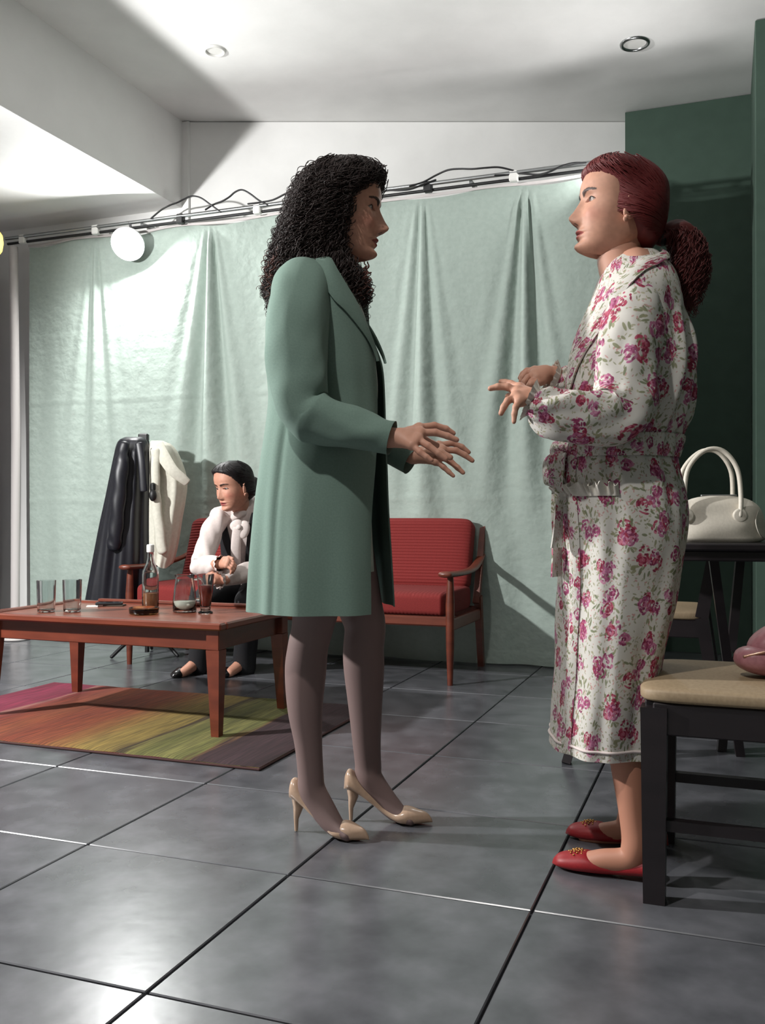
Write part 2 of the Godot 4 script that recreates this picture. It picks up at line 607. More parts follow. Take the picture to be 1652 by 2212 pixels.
func backdrop():
	var t := thing("backdrop_curtain", "pale sage green cloth backdrop hung from a metal rail", "curtain")
	var m := MB.new()
	var rows := 150
	var cols := 420
	var P := PackedVector3Array()
	var b0 := -4.50
	var b1 := -0.47
	for i in rows:
		var y := 2.70 - 2.69 * i / (rows - 1)
		for j in cols:
			var b := b0 + (b1 - b0) * j / (cols - 1)
			P.append(ab(5.14 - curtain_bulge(b, y), y + (0.012 * sin(b * 9.0) * (1.0 - i / float(rows)) if i < 3 else 0.0), b))
	m.sheet(P, rows, cols, 0.003)
	part("cloth", m, M.cloth_sage, t)
	m = MB.new()
	P = PackedVector3Array()
	for i in 3:
		for j in 200:
			var b := b0 + (b1 - b0) * j / 199.0
			P.append(ab(5.128 - curtain_bulge(b, 2.69), 2.716 - 0.016 * i / 2.0 + 0.004 * sin(b * 9.0), b))
	m.sheet(P, 3, 200, 0.003)
	part("heading_tape", m, M.white_strip, t)

	# white post that edges the backdrop
	t = thing("upright_pole", "white painted upright pole at the edge of the green backdrop", "pole")
	m = MB.new()
	var q0 := ab(5.06, 0.0, -4.545)
	m.tube([q0, ab(5.08, 1.4, -4.56), ab(5.10, 2.70, -4.60)], [0.03, 0.03, 0.03], 14, 1)
	part("pole", m, M.white_strip, t)
	m = MB.new(); m.lathe([Vector2(0.001, 0.03), Vector2(0.08, 0.028), Vector2(0.1, 0.012), Vector2(0.1, 0.0), Vector2(0.001, 0.0)], q0, 24)
	part("base", m, M.white_strip, t)

	# rail: two thin pipes held by brackets
	t = thing("curtain_rail", "thin double metal rail carrying the green backdrop, with taped joints", "rail")
	m = MB.new(); m.tube([ab(5.07, 2.752, -4.64), ab(5.07, 2.752, -0.42)], [0.011, 0.011], 10, 1)
	part("pipe", m, M.steel, t)
	m = MB.new(); m.tube([ab(5.09, 2.722, -4.64), ab(5.09, 2.722, -0.42)], [0.009, 0.009], 10, 1)
	part("pipe", m, M.black, t)
	for b in [-4.5, -3.9, -3.25, -2.7, -2.2, -1.6, -1.1, -0.6]:
		m = MB.new(); m.box(ab(5.08, 2.737, b), Vector3(0.05, 0.06, 0.04), 0.006, Basis(Vector3.UP, TURN))
		part("joint_tape", m, M.black if int(b * 10) % 2 == 0 else M.white_plastic, t)
	for b in [-3.55, -2.45, -1.35]:
		m = MB.new(); m.bar(ab(5.09, 2.74, b), ab(5.6 if b > -3.3 else 5.24, 2.75, b), Vector2(0.018, 0.018), Vector2(0.018, 0.018), Vector3.UP)
		part("wall_bracket", m, M.steel, t)
	# cables looped over the rail
	var rng := RandomNumberGenerator.new(); rng.seed = 12
	var loops := [[-3.45, -2.95, 0.10], [-3.05, -2.62, 0.09], [-2.75, -2.1, 0.05], [-2.1, -1.55, -0.03], [-1.7, -1.1, 0.05], [-1.2, -0.7, -0.03]]
	var lab := ["black cable looped above the rail next to the bright lamp", "black cable arching over the rail beside the first loop", "black cable sagging along the rail behind the curly-haired woman", "black cable hanging just under the rail to the right of the curly hair", "black cable lying along the rail above the hands", "black cable tied along the rail end near the red-haired woman"]
	for k in loops.size():
		var L: Array = loops[k]
		var pts := []
		for i in 9:
			var u := i / 8.0
			pts.append(ab(5.05 + 0.02 * sin(u * 7.0), 2.755 + L[2] * sin(u * PI) + 0.012 * sin(u * 11.0 + k), lerpf(L[0], L[1], u)))
		pts = MB.spline(pts, 6)
		var r := []
		for i in pts.size(): r.append(0.0055)
		m = MB.new(); m.tube(pts, r, 6, 2)
		var o := part("cable", m, M.black, self)
		tag(o, lab[k], "cable", "cables along the rail")

	# drape at the far left
	t = thing("stage_drape", "dark burgundy and grey drape hanging beyond the white pole", "drape")
	for q in 2:
		m = MB.new()
		P = PackedVector3Array()
		rows = 60; cols = 80
		for i in rows:
			var y := 2.62 - 2.6 * i / (rows - 1)
			for j in cols:
				var u := j / float(cols - 1)
				var b := lerpf(-5.62, -4.93, u) if q == 0 else lerpf(-4.95, -4.64, u)
				var f := 0.03 * sin(u * (26.0 if q == 0 else 12.0) + 0.4 * sin(y * 2.0)) * (0.6 + 0.4 * i / rows)
				P.append(ab((4.86 if q == 0 else 4.95) + f, y, b + 0.03 * sin(y * 1.3) * u))
		m.sheet(P, rows, cols, 0.003)
		part("burgundy_panel" if q == 0 else "grey_panel", m, M.burgundy if q == 0 else M.lilac, t)
	m = MB.new(); m.tube([ab(4.91, 2.64, -5.63), ab(4.95, 2.64, -4.66)], [0.012, 0.012], 10, 1)
	part("drape_rod", m, M.black, t)
	# yellow paper lantern that just shows at the left
	t = thing("paper_lantern", "small yellow paper lantern by the drape rod", "lantern", px(-14, 524, 5.9))
	m = MB.new(); m.lathe([Vector2(0.001, 0.085), Vector2(0.03, 0.083), Vector2(0.052, 0.05), Vector2(0.058, 0.0), Vector2(0.05, -0.05), Vector2(0.03, -0.08), Vector2(0.001, -0.082)], Vector3.ZERO, 20)
	part("shade", m, mat(236, 200, 96, 0.7), t)
	m = MB.new(); m.tube([Vector3(0, 0.08, 0), Vector3(0.005, 0.2, 0.0), Vector3(0.0, 0.33, 0.0)], [0.003, 0.003, 0.003], 6)
	part("cord", m, M.black, t)

# clamp lamp: bowl reflector, bulb, clamp and cable; "towards" is the way it faces
func clamp_lamp(at: Vector3, towards: Vector3, energy: float, label: String, r := 0.11, glow := 14.0, out := 0.0, size := 0.03, cone := 0.0) -> Node3D:
	var t := thing("clamp_lamp", label, "lamp", at)
	var f := towards.normalized()
	var x := f.cross(Vector3.UP).normalized()
	var bas := Basis(x, f, x.cross(f))   # local y is the beam
	var m := MB.new()
	var prof := []
	for k in 9:
		var u := k / 8.0
		prof.append(Vector2(maxf(r * sin(u * PI * 0.5), 0.001), -0.085 * cos(u * PI * 0.5)))
	for k in 9:
		var u := 1.0 - k / 8.0
		prof.append(Vector2(maxf((r - 0.003) * sin(u * PI * 0.5), 0.001), -0.082 * cos(u * PI * 0.5)))
	m.lathe(prof, Vector3.ZERO, 32, bas)
	part("reflector", m, mat(205, 205, 205, 0.5), t)
	m = MB.new(); m.lathe([Vector2(0.001, -0.14), Vector2(0.024, -0.138), Vector2(0.028, -0.09), Vector2(0.022, -0.05), Vector2(0.001, -0.05)], Vector3.ZERO, 18, bas)
	part("socket", m, M.black, t)
	m = MB.new(); m.lathe([Vector2(0.0005, 0.022), Vector2(0.016, 0.018), Vector2(0.028, 0.004), Vector2(0.031, -0.012), Vector2(0.024, -0.034), Vector2(0.014, -0.052), Vector2(0.0005, -0.052)], bas * Vector3(0, out, 0), 24, bas)
	part("bulb", m, emit(Color(1.0, 0.985, 0.96), glow), t)
	m = MB.new(); m.bar(bas * Vector3(0, -0.10, 0), Vector3(0, 0.16, -0.05), Vector2(0.014, 0.014), Vector2(0.014, 0.014))
	part("clamp", m, M.black, t)
	var l: Light3D
	if cone > 0.0:   # deep hood: the light leaves it in a cone
		m = MB.new(); m.lathe([Vector2(r, 0.0), Vector2(r, 0.06), Vector2(r - 0.004, 0.06), Vector2(r - 0.004, 0.0)], Vector3.ZERO, 32, bas)
		part("hood", m, M.black, t)
		var sp := SpotLight3D.new()
		sp.spot_range = 14.0; sp.spot_angle = cone; sp.spot_angle_attenuation = 0.35; sp.spot_attenuation = 2.0
		l = sp
	else:
		var om := OmniLight3D.new()
		om.omni_range = 14.0; om.omni_attenuation = 2.0
		l = om
	l.name = "bulb_light"
	l.light_energy = energy
	l.light_color = Color(1.0, 1.0, 0.995)
	l.light_size = size
	l.shadow_enabled = true
	t.add_child(l)
	l.transform = Transform3D(Basis(x, x.cross(f) * -1.0, -f).orthonormalized(), bas * Vector3(0, 0.065 if cone > 0.0 else out, 0))
	return t

# ---------------------------------------------------------------- furniture
func ribbed_back(mb: MB, w: float, h: float, dep: float, ribs: int):
	# upright cushion, horizontal ribs; local origin at the bottom centre of its front
	var rows := ribs * 6 + 1
	var cols := 56
	var P := PackedVector3Array()
	for i in rows:
		var u := i / float(rows - 1)
		var y := h * u
		var edge: float = minf(u, 1.0 - u) * h
		var rr := 0.05
		var q := clampf(edge / rr, 0.0, 1.0)
		var inset := rr * (1.0 - sqrt(1.0 - (1.0 - q) * (1.0 - q)))
		var thin := 0.5 * (1.0 - sqrt(maxf(0.0, 1.0 - (1.0 - q) * (1.0 - q))))
		var rib := 0.0042 * absf(sin(u * ribs * PI)) if i > 0 and i < rows - 1 else 0.0
		var hw := w * 0.5 - inset
		var hd := dep * 0.5 * (1.0 - thin) + rib
		if i == 0 or i == rows - 1:
			hd *= 0.02
		for j in cols:
			var a := TAU * j / cols
			var ca := signf(cos(a)) * pow(absf(cos(a)), 0.28)
			var sa := signf(sin(a)) * pow(absf(sin(a)), 0.5)
			P.append(Vector3(hw * ca, y, -dep * 0.5 + hd * sa))
	mb.grid(P, rows, cols, true)

func ribbed_seat(mb: MB, w: float, h: float, dep: float, ribs: int):
	var rows := ribs * 6 + 1
	var cols := 48
	var P := PackedVector3Array()
	for i in rows:
		var u := i / float(rows - 1)
		var x := w * (u - 0.5)
		var edge: float = minf(u, 1.0 - u) * w
		var q := clampf(edge / 0.03, 0.0, 1.0)
		var thin := 0.35 * (1.0 - sqrt(maxf(0.0, 1.0 - (1.0 - q) * (1.0 - q))))
		var rib := 0.002 * absf(sin(u * ribs * PI))
		var k := 1.0 - thin if i > 0 and i < rows - 1 else 0.02
		for j in cols:
			var a := TAU * j / cols
			var ca := signf(cos(a)) * pow(absf(cos(a)), 0.3)
			var sa := signf(sin(a)) * pow(absf(sin(a)), 0.4)
			P.append(Vector3(x, h * 0.5 + (h * 0.5 * k + rib) * sa, -dep * 0.5 + (dep * 0.5 - 0.02 * thin) * k * ca))
	mb.grid(P, rows, cols, true)

func sofa():
	# front right foot stands at depth 4.63; local x runs along the backdrop, -z towards it
	var fr := Vector3(0.338, 0, -4.63)
	var w := 1.90
	var t := thing("sofa", "low wooden-framed sofa with red ribbed cushions against the green backdrop", "sofa", fr - BX * (w * 0.5) + AX * 0.3, TURN)
	var m: MB
	var hw := w * 0.5
	for s in [-1.0, 1.0]:
		m = MB.new(); m.tube([Vector3(s * hw, 0, 0.30), Vector3(s * hw, 0.2, 0.30), Vector3(s * hw, 0.40, 0.30), Vector3(s * hw, 0.54, 0.295)], [0.014, 0.021, 0.023, 0.016], 12, 1)
		part("leg", m, M.sofa_wood, t)
		m = MB.new(); m.bar(Vector3(s * hw, 0, -0.33), Vector3(s * hw, 0.40, -0.26), Vector2(0.032, 0.036), Vector2(0.04, 0.045))
		part("leg", m, M.sofa_wood, t)
		m = MB.new(); m.bar(Vector3(s * (hw - 0.005), 0.36, -0.24), Vector3(s * (hw - 0.005), 0.80, -0.40), Vector2(0.036, 0.04), Vector2(0.03, 0.03))
		part("back_post", m, M.sofa_wood, t)
		m = MB.new()
		var pts := MB.spline([Vector3(s * (hw - 0.01), 0.556, 0.36), Vector3(s * hw, 0.553, 0.27), Vector3(s * (hw + 0.012), 0.552, 0.1), Vector3(s * (hw + 0.012), 0.562, -0.1), Vector3(s * hw, 0.59, -0.26), Vector3(s * (hw - 0.005), 0.625, -0.36)], 5)
		var r := []
		for i in pts.size():
			var u := i / float(pts.size() - 1)
			r.append(Vector2(0.016 - 0.004 * u, 0.038 - 0.016 * u))
		m.tube(pts, r, 12, 2, Vector3.UP)
		part("armrest", m, M.sofa_wood, t)
		m = MB.new(); m.box(Vector3(s * hw, 0.30, 0.02), Vector3(0.03, 0.06, 0.56), 0.006)
		part("side_rail", m, M.sofa_wood, t)
	m = MB.new(); m.box(Vector3(0, 0.315, 0.285), Vector3(w, 0.05, 0.03), 0.008)
	part("front_rail", m, M.sofa_wood, t)
	m = MB.new(); m.box(Vector3(0, 0.315, -0.26), Vector3(w, 0.06, 0.03), 0.006)
	part("back_rail", m, M.sofa_wood, t)
	m = MB.new(); m.box(Vector3(0, 0.77, -0.395), Vector3(w, 0.05, 0.025), 0.006)
	part("top_rail", m, M.sofa_wood, t)
	for k in 9:
		m = MB.new(); m.bar(Vector3(-hw + 0.19 * (k + 0.5) + 0.09, 0.33, -0.25), Vector3(-hw + 0.19 * (k + 0.5) + 0.09, 0.76, -0.39), Vector2(0.02, 0.012), Vector2(0.02, 0.012))
		part("back_slat", m, M.sofa_wood, t)
	for s in [-1.0, 1.0]:
		m = MB.new(); ribbed_seat(m, hw - 0.035, 0.125, 0.56, 46)
		var o := part("seat_cushion", m, M.red_cloth, t)
		o.position = Vector3(s * (hw - 0.02) * 0.5, 0.335, 0.30)
		m = MB.new(); ribbed_back(m, hw - 0.045, 0.41, 0.13, 23)
		o = part("back_cushion", m, M.red_cloth, t)
		o.position = Vector3(s * (hw - 0.03) * 0.5, 0.455, -0.145)
		o.rotation.x = -0.33

func coffee_table():
	var c0 := Vector3(-0.601, 0, -3.447)
	var l := 1.16
	var w := 0.63
	var t := thing("coffee_table", "low reddish-brown wooden coffee table with tapered legs standing on the rug", "table", c0 - BX * l * 0.5 + AX * w * 0.5, TURN)
	var m := MB.new(); m.box(Vector3(0, 0.428, 0), Vector3(l - 0.02, 0.02, w - 0.02), 0.003)
	part("table_top", m, M.wood_top, t)
	for s in [-1.0, 1.0]:
		m = MB.new(); m.box(Vector3(0, 0.432, s * (w * 0.5 - 0.02)), Vector3(l, 0.028, 0.045), 0.006)
		part("edge_moulding", m, M.wood, t)
		m = MB.new(); m.box(Vector3(s * (l * 0.5 - 0.02), 0.4325, 0), Vector3(0.045, 0.0285, w - 0.085), 0.006)
		part("edge_moulding", m, M.wood, t)
		m = MB.new(); m.box(Vector3(0, 0.378, s * (w * 0.5 - 0.055)), Vector3(l - 0.14, 0.08, 0.022), 0.003)
		part("apron", m, M.wood, t)
		m = MB.new(); m.box(Vector3(s * (l * 0.5 - 0.055), 0.378, 0), Vector3(0.022, 0.08, w - 0.14), 0.003)
		part("apron", m, M.wood, t)
		for z in [-1.0, 1.0]:
			m = MB.new()
			var x: float = s * (l * 0.5 - 0.05)
			m.bar(Vector3(x, 0.34, z * (w * 0.5 - 0.05)), Vector3(s * (l * 0.5 - 0.04), 0.008, z * (w * 0.5 - 0.04)), Vector2(0.056, 0.056), Vector2(0.032, 0.032))
			m.box(Vector3(x, 0.379, z * (w * 0.5 - 0.05)), Vector3(0.056, 0.078, 0.056), 0.003)
			part("leg", m, M.wood, t)
	m = MB.new(); m.box(Vector3(0.06, 0.452, -w * 0.5 + 0.03), Vector3(l - 0.2, 0.014, 0.03), 0.004)
	part("back_ledge", m, M.wood, t)

func rug():
	var near := Vector3(-0.41, 0, -3.08)
	var l := 1.71
	var w := 1.05
	var t := thing("striped_rug", "woven rug striped in magenta, orange, yellow, green and plum under the coffee table", "rug", near - BX * l * 0.5 + AX * w * 0.5, TURN)
	# dyed stripes run along A; colour changes with the distance along B
	var W := 1024
	var Hh := 256
	var fn := FastNoiseLite.new(); fn.seed = 4; fn.frequency = 0.02; fn.fractal_octaves = 4
	var stops := [[0.0, Color8(78, 44, 50)], [0.08, Color8(96, 62, 70)], [0.15, Color8(84, 48, 52)], [0.158, Color8(160, 110, 60)], [0.17, Color8(150, 150, 66)], [0.22, Color8(178, 172, 84)], [0.27, Color8(140, 140, 60)], [0.31, Color8(168, 158, 74)], [0.328, Color8(74, 50, 30)], [0.34, Color8(190, 158, 66)], [0.42, Color8(206, 168, 72)], [0.47, Color8(204, 140, 60)], [0.54, Color8(200, 92, 44)], [0.62, Color8(188, 74, 38)], [0.70, Color8(204, 96, 48)], [0.79, Color8(186, 66, 40)], [0.815, Color8(190, 66, 60)], [0.822, Color8(226, 150, 130)], [0.834, Color8(214, 120, 112)], [0.84, Color8(190, 44, 84)], [0.92, Color8(206, 52, 98)], [1.0, Color8(176, 34, 76)]]
	var im := Image.create(W, Hh, false, Image.FORMAT_RGB8)
	for x in W:
		for y in Hh:
			var n1 := fn.get_noise_2d(x * 2.2, y * 0.35)
			var n2 := fn.get_noise_2d(x * 9.0 + 500.0, y * 0.8)
			var u := clampf(x / float(W) + n1 * 0.02, 0.0, 1.0)
			var k := 0
			while k < stops.size() - 2 and u > stops[k + 1][0]: k += 1
			var a: float = (u - stops[k][0]) / maxf(stops[k + 1][0] - stops[k][0], 0.001)
			var q: Color = stops[k][1].lerp(stops[k + 1][1], clampf(a, 0, 1))
			q = q.lerp(Color(q.get_luminance(), q.get_luminance(), q.get_luminance()), 0.12) * (0.57 + 0.24 * n2)
			im.set_pixel(x, y, Color(clampf(q.r, 0, 1), clampf(q.g, 0, 1), clampf(q.b, 0, 1)))
	var rm := StandardMaterial3D.new()
	rm.albedo_texture = ImageTexture.create_from_image(im)
	rm.roughness = 0.95
	var m := MB.new()
	var P := PackedVector3Array()
	var UV := PackedVector2Array()
	for i in 40:
		for j in 60:
			var u := j / 59.0
			var v := i / 39.0
			var e: float = minf(minf(u, 1 - u) * l, minf(v, 1 - v) * w)
			P.append(Vector3(l * (0.5 - u), 0.008 - 0.004 * gs(e, 0.01) + 0.0008 * sin(u * 60.0 + v * 9.0), w * (0.5 - v)))
			UV.append(Vector2(u, v))
	m.sheet(P, 40, 60, 0.007, 1, 1, UV)
	part("pile", m, rm, t)
	m = MB.new()
	var rr := []
	var ring := [Vector3(-l / 2, 0.005, -w / 2), Vector3(l / 2, 0.005, -w / 2), Vector3(l / 2, 0.005, w / 2), Vector3(-l / 2, 0.005, w / 2)]
	for k in 4:
		m.tube([ring[k], ring[(k + 1) % 4]], [0.005, 0.005], 6, 2)
	part("bound_edge", m, mat(66, 40, 38, 0.95), t)

func tumbler(mb: MB, r: float, h: float, wall := 0.003, flare := 0.004):
	mb.lathe([Vector2(0.0005, 0.0), Vector2(r - 0.003, 0.0), Vector2(r, 0.004), Vector2(r + flare * 0.5, h * 0.5), Vector2(r + flare, h), Vector2(r + flare - wall, h), Vector2(r + flare * 0.5 - wall, h * 0.5), Vector2(r - wall, 0.014), Vector2(r - wall - 0.004, 0.011), Vector2(0.0005, 0.011)], Vector3.ZERO, 28)

func table_items():
	var top := 0.438
	var g := glass(236, 240, 240)
	var lift := func(x: float, y: float) -> Vector3:
		var d := (EYE - top) * FOCAL / (y - HORIZON)
		return Vector3((x - 826.0) / FOCAL * d, top, -d)
	# two straight tumblers at the far end
	var t := thing("drinking_glass", "empty straight tumbler nearest the short far end of the coffee table", "glass", lift.call(100, 1322), 0.0, "glasses on the coffee table")
	var m := MB.new(); tumbler(m, 0.036, 0.135); part("glass_body", m, g, t)
	t = thing("drinking_glass", "empty tumbler beside the phone on the coffee table", "glass", lift.call(156, 1322), 0.0, "glasses on the coffee table")
	m = MB.new(); tumbler(m, 0.036, 0.138); part("glass_body", m, g, t)
	# tall footed glass with drink
	t = thing("drinking_glass", "tall footed glass with a reddish drink behind the milk jug", "glass", lift.call(444, 1325), 0.0, "glasses on the coffee table")
	m = MB.new()
	m.lathe([Vector2(0.0005, 0.0), Vector2(0.03, 0.0), Vector2(0.031, 0.006), Vector2(0.02, 0.012), Vector2(0.022, 0.03), Vector2(0.03, 0.09), Vector2(0.036, 0.165), Vector2(0.0335, 0.165), Vector2(0.0275, 0.09), Vector2(0.0195, 0.032), Vector2(0.0005, 0.026)], Vector3.ZERO, 28)
	part("glass_body", m, g, t)
	m = MB.new(); m.lathe([Vector2(0.0005, 0.0268), Vector2(0.0190, 0.0327), Vector2(0.0270, 0.09), Vector2(0.0292, 0.118), Vector2(0.0005, 0.118)], Vector3.ZERO, 28)
	part("drink", m, mat(120, 34, 24, 0.1), t)
	# jug with milky content
	t = thing("glass_jug", "squat glass jug with milky liquid in the bottom on the coffee table", "jug", lift.call(399, 1322))
	m = MB.new()
	m.lathe([Vector2(0.0005, 0.0), Vector2(0.046, 0.0), Vector2(0.05, 0.005), Vector2(0.05, 0.05), Vector2(0.043, 0.11), Vector2(0.038, 0.14), Vector2(0.044, 0.16), Vector2(0.041, 0.16), Vector2(0.0352, 0.14), Vector2(0.0402, 0.11), Vector2(0.047, 0.05), Vector2(0.047, 0.008), Vector2(0.0005, 0.006)], Vector3.ZERO, 32)
	part("glass_body", m, g, t)
	m = MB.new(); m.lathe([Vector2(0.0005, 0.0065), Vector2(0.0465, 0.0085), Vector2(0.0465, 0.046), Vector2(0.0005, 0.046)], Vector3.ZERO, 32)
	part("milk", m, mat(226, 222, 206, 0.3), t)
	m = MB.new(); m.tube(MB.spline([Vector3(0.043, 0.14, 0), Vector3(0.07, 0.135, 0), Vector3(0.08, 0.1, 0), Vector3(0.07, 0.06, 0), Vector3(0.048, 0.055, 0)], 5), range(21).map(func(_i): return 0.005), 8)
	part("handle", m, g, t)
	# bottle with a white cap
	t = thing("glass_bottle", "clear bottle with a white cap and pale label on the coffee table", "bottle", lift.call(325, 1316))
	m = MB.new()
	m.lathe([Vector2(0.0005, 0.0), Vector2(0.033, 0.0), Vector2(0.036, 0.006), Vector2(0.036, 0.15), Vector2(0.034, 0.17), Vector2(0.018, 0.205), Vector2(0.014, 0.225), Vector2(0.014, 0.255), Vector2(0.011, 0.255), Vector2(0.011, 0.225), Vector2(0.015, 0.204), Vector2(0.031, 0.168), Vector2(0.033, 0.15), Vector2(0.033, 0.012), Vector2(0.0005, 0.009)], Vector3.ZERO, 28)
	part("glass_body", m, g, t)
	m = MB.new(); m.lathe([Vector2(0.0005, 0.0095), Vector2(0.0325, 0.0125), Vector2(0.0325, 0.07), Vector2(0.0005, 0.07)], Vector3.ZERO, 28)
	part("drink", m, mat(150, 96, 60, 0.1), t)
	m = MB.new(); m.lathe([Vector2(0.0005, 0.285), Vector2(0.014, 0.284), Vector2(0.0165, 0.28), Vector2(0.0165, 0.252), Vector2(0.0145, 0.25)], Vector3.ZERO, 22)
	part("cap", m, M.white_plastic, t)
	# amber ashtray
	t = thing("ashtray", "shallow amber glass ashtray on the coffee table", "ashtray", lift.call(311, 1327))
	m = MB.new(); m.lathe([Vector2(0.0005, 0.0), Vector2(0.052, 0.0), Vector2(0.06, 0.006), Vector2(0.062, 0.028), Vector2(0.056, 0.03), Vector2(0.05, 0.012), Vector2(0.0005, 0.008)], Vector3.ZERO, 30)
	part("glass_body", m, glass(244, 206, 140), t)
	for k in 3:
		m = MB.new(); m.tube([Vector3(-0.02 + 0.02 * k, 0.012, 0.01 * k - 0.01), Vector3(-0.005 + 0.02 * k, 0.016, 0.02 - 0.01 * k)], [0.0038, 0.0038], 8, 1)
		part("cigarette_end", m, mat(214, 170, 120, 0.8), t)
	# phone and lighter pack
	t = thing("mobile_phone", "black mobile phone lying on the coffee table", "phone", lift.call(236, 1309) + Vector3(0, 0.012, 0), 0.25)
	m = MB.new(); m.box(Vector3.ZERO, Vector3(0.12, 0.010, 0.06), 0.003); part("body", m, M.black, t)
	m = MB.new(); m.box(Vector3(0, 0.0053, 0), Vector3(0.108, 0.001, 0.052), 0.0004); part("screen_glass", m, mat(30, 34, 38, 0.08), t)
	t = thing("cigarette_pack", "dark cigarette pack under the phone on the coffee table", "pack", lift.call(243, 1309), 0.0)
	m = MB.new(); m.box(Vector3(0.01, 0.0035, 0), Vector3(0.09, 0.0068, 0.056), 0.001); part("box", m, mat(52, 44, 34, 0.5), t)
	t = thing("folded_paper", "small white folded paper beside the phone", "paper", lift.call(200, 1311), 0.2)
	m = MB.new(); m.box(Vector3(0, 0.003, 0), Vector3(0.05, 0.006, 0.035), 0.001); part("sheet", m, mat(232, 230, 222, 0.8), t)

func coat_loft(mb: MB, rows_px: Array, d: float, half: float, nf: float, amp: float, ph: float):
	# hanging garment: rows of [y, x left, x right] in picture rows at depth d
	var ys := []; var xl := []; var xr := []
	for r in rows_px:
		var p := px(r[1], r[0], d)
		ys.append(-p.y); xl.append(p.x); xr.append(px(r[2], r[0], d).x)
	var rows := 70
	var cols := 96
	var P := PackedVector3Array()
	for i in rows:
		var u := i / float(rows - 1)
		var yy := lerpf(ys[0], ys[ys.size() - 1], u)
		var l := tab(yy, ys, xl)
		var r := tab(yy, ys, xr)
		var k := smoothstep(0.0, 0.1, u)
		for j in cols:
			var a := TAU * j / cols
			var f := 1.0 + (amp * sin(a * nf + ph + 0.8 * sin(u * 3.0)) + amp * 0.6 * sin(a * (nf * 2 + 1) + 1.7 * ph + u * 2.0)) * k
			var e := 0.15 if i == 0 else (0.55 + 0.45 * k)
			P.append(Vector3((l + r) * 0.5 + (r - l) * 0.5 * cos(a) * (1.0 + (f - 1.0) * 0.3), -yy + (0.012 * sin(a * 3.0 + ph) if i == rows - 1 else 0.0), -d + half * e * sin(a) * f))
	mb.grid(P, rows, cols, true, 2, 2)

func coat_stand():
	var base := px(318, 1113, 5.62); base.y = 0
	var t := thing("coat_stand", "low black coat stand behind the sofa arm, holding two coats", "coat stand", base)
	var m := MB.new(); m.tube([Vector3(0, 0.02, 0), Vector3(0, 1.30, 0)], [0.014, 0.012], 12, 1); part("post", m, M.black, t)
	m = MB.new(); m.box(Vector3(-0.022, 1.322, 0), Vector3(0.058, 0.045, 0.05), 0.006); part("top_block", m, M.black, t)
	for k in 3:
		var a := TAU * k / 3.0 + 0.4
		m = MB.new(); m.tube(MB.spline([Vector3(0, 0.12, 0), Vector3(cos(a) * 0.12, 0.09, sin(a) * 0.12), Vector3(cos(a) * 0.22, 0.012, sin(a) * 0.22)], 5), range(11).map(func(_i): return 0.011), 8)
		part("foot", m, M.black, t)
	for s in [-1.0, 1.0]:
		m = MB.new(); m.tube(MB.spline([Vector3(0, 1.25, 0), Vector3(s * 0.05, 1.25, 0.01), Vector3(s * 0.08, 1.28, 0.015)], 5), range(11).map(func(_i): return 0.006), 8)
		part("hook", m, M.black, t)
	var navy := mat_noise(Color8(13, 13, 20), Color8(21, 21, 31), 0.04, 3.0, 0.42, 4, 20)
	t = thing("hanging_coat", "long shiny dark navy coat hanging on the low coat stand", "coat")
	m = MB.new()
	coat_loft(m, [[944, 270, 308], [952, 256, 318], [985, 247, 322], [1030, 238, 322], [1080, 228, 321], [1130, 217, 320], [1190, 205, 320], [1250, 193, 319], [1312, 182, 318]], 5.52, 0.11, 6.0, 0.10, 0.4)
	part("cloth", m, navy, t)
	m = MB.new()
	m.tube(MB.spline([px(268, 960, 5.40), px(262, 1010, 5.38), px(256, 1080, 5.38), px(250, 1150, 5.39), px(246, 1180, 5.40)], 6), range(25).map(func(i): return Vector2(0.042, 0.03) if i > 3 else Vector2(0.03, 0.02)), 16, 2, Vector3.RIGHT, func(s, a): return 1.0 + 0.06 * sin(s * 30.0 + a * 2.0))
	part("sleeve", m, navy, t)
	m = MB.new()
	m.tube(MB.spline([px(300, 958, 5.40), px(306, 1000, 5.385), px(310, 1060, 5.385)], 6), range(13).map(func(_i): return Vector2(0.022, 0.008)), 10, 2, Vector3.RIGHT)
	part("lapel", m, navy, t)
	var cream := mat_noise(Color8(196, 194, 180), Color8(216, 213, 200), 0.05, 3.0, 0.8, 4, 21)
	t = thing("hanging_jacket", "cream white jacket hanging on the low coat stand beside the navy coat", "jacket")
	m = MB.new()
	coat_loft(m, [[952, 326, 352], [962, 322, 372], [1000, 320, 392], [1040, 320, 402], [1080, 320, 399], [1120, 321, 392], [1160, 322, 386], [1200, 323, 378], [1222, 325, 370]], 5.56, 0.09, 5.0, 0.09, 1.9)
	part("cloth", m, cream, t)
	m = MB.new()
	m.tube(MB.spline([px(338, 962, 5.46), px(352, 985, 5.44), px(372, 1015, 5.44), px(392, 1032, 5.46), px(404, 1042, 5.48)], 5), range(21).map(func(i): return Vector2(0.008, 0.045 - 0.001 * i)), 10, 2, Vector3(0, 0, 1))
	part("collar", m, cream, t)
	m = MB.new()
	m.tube(MB.spline([px(336, 975, 5.45), px(334, 1040, 5.43), px(340, 1110, 5.43), px(350, 1190, 5.44)], 6), range(19).map(func(_i): return Vector2(0.03, 0.022)), 14, 2, Vector3.RIGHT, func(s, a): return 1.0 + 0.08 * sin(s * 26.0 + a))
	part("sleeve", m, cream, t)
	m = MB.new(); m.box(px(330, 1052, 5.40), Vector3(0.03, 0.05, 0.03), 0.01)
	m.pillow(px(330, 1070, 5.39), Vector3(0.022, 0.035, 0.02), 1.0, 1.0)
	part("glove", m, M.black, t)

